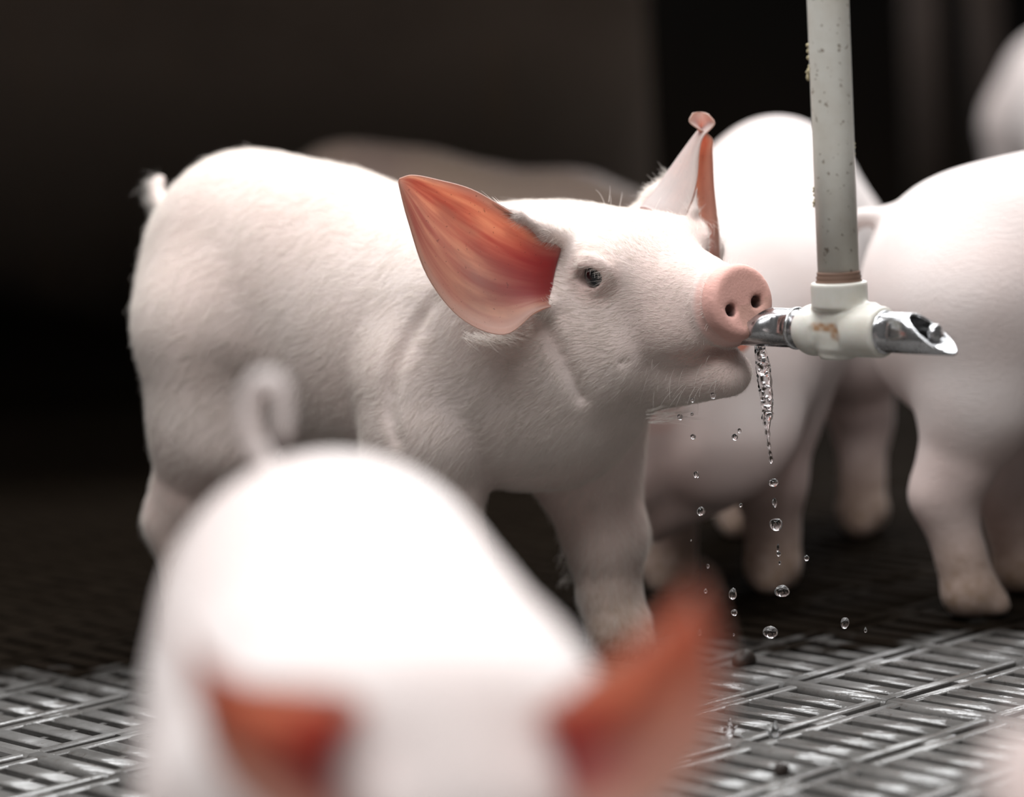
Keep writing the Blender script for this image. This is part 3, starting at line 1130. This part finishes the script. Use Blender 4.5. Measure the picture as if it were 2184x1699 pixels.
def main_extra(fd):
    # shoulder blade standing proud of the ribs, and skin running up into the ear roots
    fd.cone((-0.004, -0.040, 0.262), (-0.014, -0.056, 0.185), 0.042, 0.052, 0.007)
    loc = lambda q: B0.T @ (at(*q) - P0)
    # hollow of the flank in front of the thigh
    fd.ell((-0.176, -0.106, 0.180), (0.017, 0.026, 0.040), 0.030, None, 'sub')

    def surf(px, py):
        for Y in np.arange(1.98, 2.45, 0.0008):
            q = loc((px, py, Y))
            i = np.round((q - fd.lo) / fd.h).astype(int)
            if (i >= 0).all() and (i < fd.n).all() and fd.F[tuple(i)] < 0:
                return q
        return None
    groove = []
    # folds of skin: behind the cheek, behind the shoulder, over the snout
    for seq, r, k in ((((1160, 690), (1185, 740), (1210, 790), (1240, 845)), 0.0028, 0.010),
                      (((925, 640), (885, 700), (852, 765), (834, 830), (832, 890), (848, 940)), 0.0030, 0.013)):
        path = lerp_curve([(x, y, 0) for x, y in seq], 40)
        P_ = [surf(x, y) for x, y, _ in path]
        P_ = [q for q in P_ if q is not None]
        P_ = np.array(P_)
        for _ in range(4):
            P_[1:-1] = (P_[:-2] + 2 * P_[1:-1] + P_[2:]) / 4
        rr = [r * (0.2 + 0.8 * math.sin(math.pi * (i + 0.5) / len(P_))) for i in range(len(P_))]
        for q0, q1, r0, r1 in zip(P_[:-1], P_[1:], rr[:-1], rr[1:]):
            groove.append((q0, q1, r0, r1, k))
    G = Field(fd.lo, fd.lo + (fd.n - 1) * fd.h, fd.h)
    G.F = G.F[:fd.n[0], :fd.n[1], :fd.n[2]]
    for q0, q1, r0, r1, k in groove:
        G.cone(q0, q1, r0, r1, 0.001)
    kk = 0.011
    near = G.F < 0.03
    d_ = -G.F[near]
    f_ = fd.F[near]
    hh = np.maximum(kk - np.abs(f_ - d_), 0) / kk
    fd.F[near] = np.maximum(f_, d_) + hh * hh * (kk * 0.25)
    for seq, r in ((((1215, 515, 2.105), (1160, 493, 2.084), (1105, 460, 2.064), (1050, 428, 2.058)), (0.010, 0.0055, 0.0026, 0.0012)),
                   (((1190, 635, 2.096), (1150, 660, 2.072)), (0.009, 0.0035)),
                   (((1390, 470, 2.160), (1400, 425, 2.162), (1428, 372, 2.168)), (0.016, 0.008, 0.002)),
                   (((1520, 590, 2.155), (1531, 530, 2.156), (1530, 480, 2.156)), (0.008, 0.003, 0.0011)),
                   (((1470, 500, 2.130), (1476, 450, 2.128), (1486, 400, 2.131)), (0.007, 0.0026, 0.0010))):
        fd.chain([(*loc(q), rr) for q, rr in zip(seq, r)], 0.008)


for i in range(8):
    w = math.pi * (0.12 + 0.76 * i / 7)
    e_ = _hp(0.044 + 0.0105 * math.cos(w), -0.0475 - 0.003 * math.sin(w), 0.004 + 0.0072 * math.sin(w))
    whiskers.append((e_, HR0 @ np.array([0.5 * math.cos(w) + 0.25, -0.9, -0.35 + random.uniform(-0.2, 0.2)]), random.uniform(0.004, 0.006), HR0 @ np.array([0.1, 0.0, -0.35])))
for i in range(40):
    # bristles on the crown, along the ear root and at the far brow
    q = random.choice(((1440, 455, 2.12), (1500, 480, 2.13), (1200, 470, 2.12), (1300, 430, 2.13)))
    p_ = B0.T @ (at(q[0] + random.uniform(-50, 50), q[1] + random.uniform(0, 25), q[2]) - P0)
    whiskers.append((p_, HR0 @ np.array([random.uniform(-0.9, 0.5), random.uniform(-0.4, 0.6), 0.7]), random.uniform(0.010, 0.022), HR0 @ np.array([-0.3, 0.0, -0.3])))
def tuft(n, x0, x1, y0, y1, Y, d, ln, spread=0.3):
    for _ in range(n):
        p_ = B0.T @ (at(random.uniform(x0, x1), random.uniform(y0, y1), Y + random.uniform(-0.004, 0.006)) - P0)
        w = B0.T @ (RT * (d[0] + random.uniform(-spread, spread)) - UP * (d[1] + random.uniform(-spread, spread)) - FW * 0.25)
        whiskers.append((p_, w, random.uniform(0.6, 1.0) * ln, B0.T @ (RT * random.uniform(-0.1, 0.3) + UP * random.uniform(-0.1, 0.2))))


tuft(170, 985, 1110, 705, 722, 2.085, (0.9, 0.55), 0.019)
tuft(60, 1375, 1440, 872, 905, 2.090, (1.0, -0.15), 0.024, 0.25)
tuft(110, 1196, 1228, 1060, 1240, 2.215, (-0.55, 0.8), 0.011)
pig_main = make_pig('piglet', 'white piglet drinking from the metal nipple of the hanging water pipe', 'piglet', P0, TH, 1.0,
                    headC=C0, headR=HR0, extra=main_extra, legs=[fore_leg(1, 0.040, 0.010), fore_leg(-1, -0.020, 0.0, w=0.058), hind_leg(1, 0.03, 0.02), hind_leg(-1, 0.0, -0.01)], tail=main_tail, ears=[ear_near, ear_far],
                    h=0.0020, detail=True, gape=0.004, mat='skin_main', fur=115000, whisk=whiskers)

_h = math.radians(-106)
_Bb = np.stack([np.array([math.cos(_h), math.sin(_h), 0]), np.array([-math.sin(_h), math.cos(_h), 0]), np.array([0, 0, 1.0])], 1)
PBP = np.array([0.178, 2.44, 0])
PBC = ((at(1462, 822, 2.365) - PBP) @ _Bb) / 0.98
PBR = rot_cols(_Bb.T @ np.array([-0.85, -0.30, -0.45]), _Bb.T @ np.array([0.3, -0.9, 0.1]))
# --- the pig with lowered head behind the drinker
make_pig('piglet', 'white piglet with lowered head, facing the camera behind the hanging pipe', 'piglet', PBP, _h, 0.98,
         headC=PBC, headR=PBR,
         legs=[fore_leg(1, 0.0, 0.0, w=0.030), fore_leg(-1, 0.0, 0.01, w=0.055), hind_leg(1, 0.0, 0.0, w=0.062), hind_leg(-1, 0, 0.0)], h=0.0038, eyes=False)
PCT = [((-0.232, 0, 0.248), (0.094, 0.084, 0.106), 0.03), ((-0.165, 0, 0.262), (0.100, 0.088, 0.106), 0.03), ((-0.075, 0, 0.252), (0.100, 0.092, 0.106), 0.03),
       ((0.005, 0, 0.238), (0.085, 0.080, 0.098), 0.03), ((0.058, 0, 0.208), (0.056, 0.060, 0.072), 0.03)]
# --- the pig cut by the right edge, seen from its hindquarters
make_pig('piglet', 'white piglet walking out of view at the right edge, hind leg and hock showing', 'piglet', (0.572, 2.265, 0), math.radians(-14), 0.95, torso=PCT,
         headC=(0.150, 0.0, 0.270), legs=[fore_leg(1, 0, 0.0), fore_leg(-1, 0, 0.0), hind_leg(1, 0.035, 0.01), hind_leg(-1, 0.0, 0.012)], h=0.0038,
         tail=[(-0.300, 0, 0.318, 0.009), (-0.322, 0.0, 0.318, 0.006), (-0.334, 0.004, 0.306, 0.005), (-0.330, 0.010, 0.294, 0.0035)])
# --- the shaded pig in the background
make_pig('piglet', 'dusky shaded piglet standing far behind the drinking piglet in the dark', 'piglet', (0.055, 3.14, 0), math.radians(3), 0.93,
         headC=(0.150, 0.0, 0.215), headR=head_frame(0, math.radians(-40)), h=0.006, mat='skin_shaded')
# --- far away at the upper right edge
make_pig('piglet', 'distant blurred white piglet at the upper right edge', 'piglet', (0.860, 4.30, 0), math.radians(-84), 1.08,
         headC=(0.145, 0.02, 0.240), headR=head_frame(0.2, math.radians(-25)), h=0.006)

# --- the small pig in front, seen from above its head
FGP = np.array([-0.044, 1.175, 0.0])
FGH = math.radians(-79)
FT = [((-0.226, -0.012, 0.268), (0.094, 0.106, 0.108), 0.03), ((-0.155, -0.014, 0.248), (0.100, 0.118, 0.110), 0.03), ((-0.080, -0.012, 0.228), (0.100, 0.132, 0.110), 0.03),
      ((-0.010, -0.008, 0.205), (0.085, 0.145, 0.104), 0.03), ((0.050, 0, 0.190), (0.056, 0.080, 0.072), 0.03)]
fg_right = ear_sheet(   # image left
    rimA=pts((790, 1510, 1.070), (720, 1475, 1.056), (620, 1462, 1.046), (520, 1450, 1.043), (440, 1400, 1.045), (405, 1360, 1.047), (385, 1320, 1.050)),
    mid=pts((770, 1620, 1.080), (700, 1610, 1.070), (610, 1590, 1.064), (530, 1560, 1.060), (465, 1500, 1.060), (420, 1410, 1.054), (388, 1328, 1.051)),
    rimB=pts((760, 1750, 1.070), (690, 1775, 1.050), (580, 1745, 1.040), (490, 1670, 1.040), (440, 1580, 1.042), (410, 1450, 1.046), (383, 1330, 1.050)), nu=26, nv=15, inner=1)
fg_left = ear_sheet(    # image right
    rimA=pts((1130, 1530, 1.080), (1190, 1490, 1.066), (1270, 1425, 1.052), (1350, 1370, 1.046), (1420, 1315, 1.046), (1460, 1270, 1.048), (1482, 1235, 1.050)),
    mid=pts((1160, 1610, 1.085), (1220, 1600, 1.072), (1310, 1560, 1.064), (1400, 1480, 1.060), (1455, 1370, 1.063), (1478, 1300, 1.056), (1484, 1245, 1.051)),
    rimB=pts((1200, 1720, 1.060), (1280, 1760, 1.035), (1410, 1725, 1.028), (1505, 1625, 1.032), (1540, 1480, 1.042), (1525, 1350, 1.046), (1488, 1240, 1.050)), nu=26, nv=15, inner=-1)
_u = np.array([math.cos(FGH), math.sin(FGH), 0])
_l = np.array([-math.sin(FGH), math.cos(FGH), 0])
_B = np.stack([_u, _l, np.array([0, 0, 1.0])], 1)
tl = lambda px, py, Y, r: (*(((at(px, py, Y) - FGP) @ _B) / 0.75), r)
make_pig('piglet', 'blurred white piglet in the foreground facing the camera, red ears spread', 'piglet', FGP, FGH, 0.75, torso=FT,
         headC=(((at(960, 1650, 1.075) - FGP) @ _B) / 0.75), headR=head_frame(math.radians(4), math.radians(-42)),
         legs=[fore_leg(1, 0.0, 0.0, w=0.095), fore_leg(-1, 0.0, 0.03, w=0.125), hind_leg(1, 0, 0), hind_leg(-1, 0.0, 0, w=0.06)],
         tail=[tl(600, 1010, 1.38, 0.0058), tl(545, 960, 1.385, 0.0058), tl(528, 900, 1.385, 0.0054), tl(530, 840, 1.385, 0.0050), tl(555, 808, 1.383, 0.0048), tl(590, 812, 1.380, 0.0045),
               tl(606, 850, 1.378, 0.0040), tl(604, 905, 1.376, 0.0036), tl(596, 950, 1.376, 0.0029)],
         ears=[fg_right, fg_left], h=0.0040, group=None)
# --- the corner of another one, lower right
make_pig('piglet', 'out-of-focus pale piglet cut off by the bottom right corner', 'piglet', (0.262, 0.900, 0), math.radians(170), 0.77,
         headC=(0.120, 0.0, 0.200), headR=head_frame(0.0, math.radians(-35)), h=0.0050)


# ------------------------------------------------------------------ the drinker
def pvc_material():
    m, nt, out = new_mat('off-white plastic pipe')
    t = NT(nt)
    v = t.coord()
    n1 = t.noise(v, 40, 5, 0.6)
    n2 = t.noise(v, 260, 2, 0.5)
    n3 = t.noise(t.coord((1, 1, 0.35)), 28, 4, 0.65)
    base = t.mix(t.ramp(n1, [(0.4, (0, 0, 0)), (0.75, (1, 1, 1))]), (0.66, 0.64, 0.58), (0.58, 0.54, 0.47))
    base = t.mix(t.math('MULTIPLY', t.ramp(n3, [(0.56, (0, 0, 0)), (0.68, (1, 1, 1))]), 0.6), base, (0.36, 0.30, 0.21))
    base = t.mix(t.math('MULTIPLY', t.ramp(n2, [(0.66, (0, 0, 0)), (0.70, (1, 1, 1))]), 0.75), base, (0.16, 0.11, 0.07))
    nrm = t.bump(n1, 0.15, 0.001)
    p = t.principled(Base_Color=base, Roughness=0.42, Normal=nrm)
    t.link(p.outputs[0], out.inputs[0])
    return m


def tee_material():
    m, nt, out = new_mat('moulded plastic fitting')
    t = NT(nt)
    v = t.coord()
    n1 = t.noise(v, 45, 4, 0.6)
    base = t.mix(t.ramp(n1, [(0.4, (0, 0, 0)), (0.8, (1, 1, 1))]), (0.70, 0.68, 0.62), (0.60, 0.56, 0.48))
    base = t.mix(t.attr('rust'), base, (0.36, 0.17, 0.06))
    p = t.principled(Base_Color=base, Roughness=0.38)
    p.inputs['Subsurface Weight'].default_value = 0.1
    p.inputs['Subsurface Scale'].default_value = 0.004
    t.link(p.outputs[0], out.inputs[0])
    return m


def chrome_material():
    m, nt, out = new_mat('worn chrome')
    t = NT(nt)
    v = t.coord((1, 1, 1))
    n1 = t.noise(v, 300, 3, 0.6)
    base = t.mix(t.ramp(n1, [(0.35, (0, 0, 0)), (0.75, (1, 1, 1))]), (0.62, 0.62, 0.63), (0.45, 0.45, 0.46))
    rg = t.ramp(n1, [(0.3, (0.16,) * 3), (0.8, (0.34,) * 3)])
    p = t.principled(Base_Color=base, Metallic=1.0, Roughness=rg)
    t.link(p.outputs[0], out.inputs[0])
    return m


M['pvc'] = pvc_material()
M['tee'] = tee_material()
M['chrome'] = chrome_material()
M['flat'] = simple('milled steel flat', (0.34, 0.34, 0.34), 0.38, 1.0)
M['seal'] = simple('brown thread sealant', (0.20, 0.12, 0.085), 0.7)
M['crust'] = simple('dried crust', (0.42, 0.36, 0.22), 0.9)

TEE = at(1793, 704, 1.985)
AY = math.radians(-45)
E = np.array([math.cos(AY), math.sin(AY), 0])
S = np.array([-math.sin(AY), math.cos(AY), 0])
ZZ = np.array([0, 0, 1.0])
drinker = empty('water_drinker', TEE)
drinker.rotation_euler = (0, 0, AY)
tag(drinker, 'hanging white plastic water pipe with a tee and two metal drinking nipples', 'drinker')


def part(name, me, m, parent, loc=None, rot=None, label=None):
    o = add_obj(name, me, m)
    o.parent = parent
    if loc is not None:
        o.location = loc
    if rot is not None:
        o.rotation_euler = rot
    if label:
        o['label'] = label
    return o


def lathe(name, prof, n=48, axis='z', cap=True):
    """prof: list of (radius, height)"""
    V, F = [], []
    for r, z in prof:
        for j in range(n):
            a = 2 * math.pi * j / n
            p = (r * math.cos(a), r * math.sin(a), z)
            V.append(p if axis == 'z' else (z, p[0], p[1]))
    for i in range(len(prof) - 1):
        for j in range(n):
            F.append((i * n + j, i * n + (j + 1) % n, (i + 1) * n + (j + 1) % n, (i + 1) * n + j))
    if cap:
        F.append(tuple(range(n - 1, -1, -1)))
        F.append(tuple((len(prof) - 1) * n + j for j in range(n)))
    return mesh_from(name, V, F)


# tee fitting (x along the arm, z up)
tf = Field((-0.055, -0.03, -0.03), (0.055, 0.03, 0.05), 0.0009)
tf.cone((-0.022, 0, 0), (0.028, 0, 0), 0.0142, 0.0142, 0.004)
tf.ell((-0.021, 0, -0.0005), (0.0150, 0.0178, 0.0172), 0.004)
tf.disc((0.0225, 0, 0), (1, 0, 0), 0.0168, 0.014, 0.003, 0.004)
tf.disc((0, 0, 0.006), (0, 0, 1), 0.0150, 0.020, 0.004, 0.005)
tf.disc((0, 0, 0.0235), (0, 0, 1), 0.0186, 0.0085, 0.0015, 0.003)
tf.disc((-0.003, 0, -0.004), (0, 0, 1), 0.0125, 0.0150, 0.003, 0.003)
tf.cone((0.016, 0.004, 0.016), (0.026, 0.004, 0.0165), 0.0030, 0.0022, 0.003)
for sg in (-1, 1):
    tf.cone((0.0085, sg * 0.0165, -0.018), (0.0085, sg * 0.0165, 0.003), 0.0012, 0.0012, 0.002, 'sub')
    tf.cone((-0.0125, sg * 0.0165, -0.016), (-0.0125, sg * 0.0165, 0.002), 0.0011, 0.0011, 0.002, 'sub')
tf.disc((0, 0, 0.0335), (0, 0, 1), 0.0142, 0.0060, 0.0005, 0.001, 'sub')
tV, tQ = tf.mesh()
tV = relax(tV, tQ, 2)
tme = mesh_quads('tee_fitting', tV, tQ)
rust = (1 - sstep(np.abs(tV[:, 2] - 0.0035), 0.0012, 0.0042)) * (1 - sstep(np.abs(tV[:, 0] + 0.002), 0.007, 0.013)) * sstep(-tV[:, 1], 0.006, 0.010)
rust += 0.8 * (1 - sstep(np.hypot(tV[:, 0] - 0.008, tV[:, 2] + 0.001), 0.002, 0.006)) * sstep(-tV[:, 1], 0.006, 0.010)
rust *= 0.75 + 0.25 * np.sin(tV[:, 0] * 700 + 1.0) * np.sin(tV[:, 2] * 800)
at_ = tme.attributes.new('rust', 'FLOAT', 'POINT')
at_.data.foreach_set('value', np.clip(rust, 0, 0.85).astype(np.float32))
part('tee_fitting', tme, M['tee'], drinker, label='white plastic tee with rust stains')
pipe = part('pipe', lathe('pipe', [(0.0136, 0.030), (0.0136, 0.12), (0.0136, 0.4), (0.0136, 2.3)]), M['pvc'], drinker, label='off-white speckled plastic pipe')
part('thread_seal', lathe('thread_seal', [(0.0120, 0.0300), (0.0152, 0.0305), (0.0156, 0.0320), (0.0146, 0.0332), (0.0144, 0.0340), (0.0149, 0.0350), (0.0142, 0.0362), (0.0141, 0.0372), (0.0144, 0.0380), (0.0135, 0.0392), (0.0110, 0.0392)]),
     M['seal'], drinker, label='brown sealant around the thread')
cf = Field((-0.01, -0.01, -0.02), (0.01, 0.01, 0.02), 0.0008)
for i in range(16):
    cf.ell((random.uniform(-0.0015, 0.0015), random.uniform(-0.003, 0.003), random.uniform(-0.011, 0.011)), [random.uniform(0.0010, 0.0024) for _ in range(3)], 0.001)
cV, cQ = cf.mesh()
crust_me = mesh_quads('dirt_crust', cV, cQ)
for pz, sc, ang in ((0.176, 1.0, 202), (0.088, 0.55, 210), (0.118, 0.5, 60), (0.070, 0.45, 70)):
    a = math.radians(ang)
    o = part('dirt_crust', crust_me, M['crust'], drinker, (0.0139 * math.cos(a), 0.0139 * math.sin(a), pz), (0, 0, a))
    o.scale = (sc,) * 3


def nipple_mesh():
    n = 64
    r, ri = 0.0131, 0.0110
    cut = lambda a, x0: x0 + (1 - math.cos(a)) * 0.5 * 0.032      # a = 0 on top
    front = math.radians(75)                                       # the side turned to the viewer
    V, F = [], []

    def ring(xf, rf):
        b = len(V)
        for j in range(n):
            a = 2 * math.pi * j / n
            rr = rf(a)
            V.append((xf(a), -rr * math.sin(a), rr * math.cos(a)))
        return b

    def flat(a):
        d = min(abs(math.cos(a - front)), 1)
        return min(r, 0.0116 / d) if d > 0.2 else r
    rings = [ring(lambda a: 0.026, lambda a: r), ring(lambda a: 0.0392, lambda a: r), ring(lambda a: 0.0394, flat), ring(lambda a: 0.0505, flat), ring(lambda a: 0.0507, lambda a: r),
             ring(lambda a: cut(a, 0.0585), lambda a: r), ring(lambda a: cut(a, 0.0592), lambda a: r - 0.0004), ring(lambda a: cut(a, 0.0592), lambda a: ri + 0.0003), ring(lambda a: cut(a, 0.0584), lambda a: ri),
             ring(lambda a: 0.052, lambda a: ri), ring(lambda a: 0.051, lambda a: 0.0001)]
    for a, b in zip(rings[:-1], rings[1:]):
        for j in range(n):
            F.append((a + j, a + (j + 1) % n, b + (j + 1) % n, b + j))
    me = mesh_from('nipple', V, F)
    return me


nm_ = nipple_mesh()
pin_me = lathe('valve_pin', [(0.0036, 0.050), (0.0036, 0.074), (0.0062, 0.0745), (0.0068, 0.0760), (0.0066, 0.0785), (0.0050, 0.0800), (0.0005, 0.0803)], 28, 'x')
washer_me = lathe('lock_ring', [(0.0120, 0.0355), (0.0138, 0.0355), (0.0142, 0.0362), (0.0142, 0.0376), (0.0136, 0.0383), (0.0120, 0.0383)], 40, 'x')
for k, lab in ((0, 'bare chrome nipple with slanted open mouth'), (1, 'chrome nipple held in the piglet mouth')):
    npl = part('nipple', nm_, M['chrome'], drinker, label=lab)
    if k:
        # the mirror twin points the other way
        me2 = nm_.copy()
        me2.transform(Matrix.Scale(-1, 4, (1, 0, 0)))
        me2.flip_normals()
        npl.data = me2
    for nm2, pm in (('valve_pin', pin_me), ('lock_ring', washer_me)):
        q = part(nm2, pm, M['chrome'], npl)
        if k:
            q.rotation_euler = (0, 0, math.pi)


# ------------------------------------------------------------------ water
def water_material():
    m, nt, out = new_mat('clear water')
    t = NT(nt)
    p = t.principled(Base_Color=(0.97, 0.98, 1.0), Roughness=0.0, IOR=1.333)
    p.inputs['Transmission Weight'].default_value = 1.0
    t.link(p.outputs[0], out.inputs[0])
    return m


M['water'] = water_material()
WY = 2.034
PXM = FPX / WY


def wpt(px, py, Y=WY):
    return at(px, py, Y)


stream_px = [(1622, 736, 9), (1624, 760, 13), (1628, 785, 15), (1632, 812, 14), (1634, 840, 13.5), (1636, 862, 12), (1637, 885, 10), (1635, 903, 7), (1637, 925, 4.4), (1640, 950, 3.2), (1643, 968, 2.6), (1645, 980, 4.0), (1645, 986, 3.2)]
wp = [(*wpt(x, y), r / PXM) for x, y, r in stream_px]
orig = np.array(wp[0][:3])
allp = np.array([w[:3] for w in wp])
sf = Field(allp.min(0) - 0.012, allp.max(0) + 0.012, 0.00055)
sf.chain(wp, 0.002)
for i in range(95):
    t = random.random() ** 1.1 * 6.6
    j = int(t)
    f = t - j
    c = np.array(wp[j][:3]) * (1 - f) + np.array(wp[j + 1][:3]) * f
    r = wp[j][3] * (1 - f) + wp[j + 1][3] * f
    a = random.uniform(0, 2 * math.pi)
    b = random.uniform(0.0006, 0.0017)
    sf.ell(c + np.array([math.cos(a), math.sin(a), 0]) * (r - b * 0.2) , (b, b, b * random.uniform(0.8, 1.5)), 0.0007)
for i in range(34):
    t = random.random() * 6.4
    j = int(t)
    f = t - j
    c = np.array(wp[j][:3]) * (1 - f) + np.array(wp[j + 1][:3]) * f
    r = wp[j][3] * (1 - f) + wp[j + 1][3] * f
    a = random.uniform(0, 2 * math.pi)
    b = random.uniform(0.0006, 0.0014)
    sf.ell(c + np.array([math.cos(a), math.sin(a), 0]) * (r * random.uniform(0.1, 0.55)), (b, b, b), 0.0003, None, 'sub')   # air bubbles
sV, sQ = sf.mesh()
sV = relax(sV, sQ, 1, 0.4)
so = add_obj('water_stream', mesh_quads('water_stream', sV - orig, sQ), M['water'])
so.location = tuple(orig)
tag(so, 'thin twisting stream of water falling from the drinking piglet mouth', 'water')

_DROP = []
for k in range(3):
    V, F = [], []
    n, m = 18, 12
    for i in range(m + 1):
        th = math.pi * i / m
        for j in range(n):
            ph = 2 * math.pi * j / n
            r = 1 + 0.07 * math.sin(2 * ph + k) * math.sin(th) ** 2 + 0.06 * math.cos(3 * th + 2 * k)
            V.append((r * math.sin(th) * math.cos(ph), r * math.sin(th) * math.sin(ph), r * math.cos(th)))
    for i in range(m):
        for j in range(n):
            F.append((i * n + j, (i + 1) * n + j, (i + 1) * n + (j + 1) % n, i * n + (j + 1) % n))
    _DROP.append((V, F))
_dm = [mesh_from('water_drop', V, F) for V, F in _DROP]
# (x, y, half width, half height, label, group)
drops = [
    (1650, 1029, 11, 9, 'flat round water drop just below the end of the stream', None),
    (1652, 1072, 3, 11, 'thin elongated water drop between two round drops under the stream', None),
    (1655, 1118, 14, 13, 'large round water drop midway below the stream', None),
    (1659, 1168, 3, 9, 'thin upright thread of water above a small bead under the stream', None), (1661, 1181, 5, 6, 'small bead of water at the foot of a thin thread', None), (1663, 1200, 2.5, 4, 'tiny speck of water just above the widest drop', None),
    (1668, 1260, 17, 13, 'widest water drop, flattened, low under the stream', None),
    (1643, 1348, 15, 15, 'large sparkling water drop lowest above the slatted floor', None),
    (1802, 1328, 9, 12, 'oval water drop falling alone under the tee of the drinker', None),
    (1846, 1343, 3, 6, 'tiny droplet at far right, beside the lone oval drop', None),
    (1720, 1190, 5, 7, 'small oval water drop right of the falling line of drops', None),
    (1485, 1012, 6.5, 7, 'small round drop above the bigger one below the chin', None),
    (1495, 1090, 9, 10, 'round water drop beside the front leg of the drinking piglet', None),
    (1567, 932, 6, 8, 'slanted oval drop left of the thin end of the stream', None),
    (1577, 918, 4, 5, 'tiny drop touching the slanted oval drop left of the stream', None),
    (1580, 1077, 3.5, 4.5, 'tiny drop midway between the front leg and the falling stream', None),
    (1478, 931, 5.5, 6, 'droplet lowest of those close under the piglet throat', None), (1450, 889, 7, 6, 'leftmost droplet hanging in the air by the piglet throat', None), (1476, 883, 3.5, 4, 'tiniest droplet by the throat tuft of the piglet', None), (1477, 853, 5, 5, 'droplet against the underside of the piglet jaw', None), (1521, 843, 7, 6.5, 'round droplet under the piglet chin, nearest the stream', None),
    (1563, 1266, 9, 13, 'tall oval drop above a smaller one near the foreground ear', None),
    (1566, 1306, 6.5, 8, 'small oval drop under the tall one near the foreground ear', None),
    (1510, 1207, 3, 5, 'tiny droplet above the tip of the foreground piglet ear', None), (1505, 1260, 3.5, 5, 'tiny droplet level with the tip of the foreground ear', None), (1492, 1349, 4, 8, 'faint tall droplet seen against the foreground ear', None), (1565, 1353, 2, 3, 'tiny speck of water lowest beside the foreground ear', None), (1474, 1152, 1.8, 2, 'smallest speck of water beside the piglet front leg', None),
    (1648, 882, 2.5, 3, 'speck of water at the right side of the stream', None),
]
for i, (x, y, rx, ry, lab, grp) in enumerate(drops):
    Y = WY - (0.02 if x > 1700 else 0.0)
    if 'throat' in lab or 'jaw' in lab or 'chin, nearest' in lab:
        Y = WY - 0.012
    o = add_obj('water_drop', _dm[i % 3], M['water'])
    o.location = tuple(at(x, y, Y))
    o.scale = (rx / PXM, (rx + ry) * 0.5 / PXM, ry / PXM)
    o.rotation_euler = (0, random.uniform(-0.2, 0.2), random.uniform(0, 3))
    if abs(rx - ry) > 3 and x != 1652:
        o.rotation_euler = (0, 0.1, 0)
    tag(o, lab, 'water drop', grp)
# where drops have just struck the floor
for x, y, lab in ((1652, 1572, 'little splash of water standing up on the slats under the stream'), (1556, 1566, 'little splash of water on the slats beside the foreground ear')):
    c = at_floor(x, y)
    f = Field((-0.012, -0.012, -0.002), (0.012, 0.012, 0.016), 0.0006)
    f.cone((0, 0, 0.0), (0.001, 0, 0.010), 0.0030, 0.0012, 0.002)
    for k in range(5):
        a = k * 1.256 + x
        f.cone((0, 0, 0.0005), (0.0055 * math.cos(a), 0.0055 * math.sin(a), 0.005), 0.0016, 0.0007, 0.0015)
    V, Q = f.mesh()
    o = add_obj('water_splash', mesh_quads('water_splash', V, Q), M['water'])
    o.location = (c[0], c[1], 0.0)
    tag(o, lab, 'water splash')
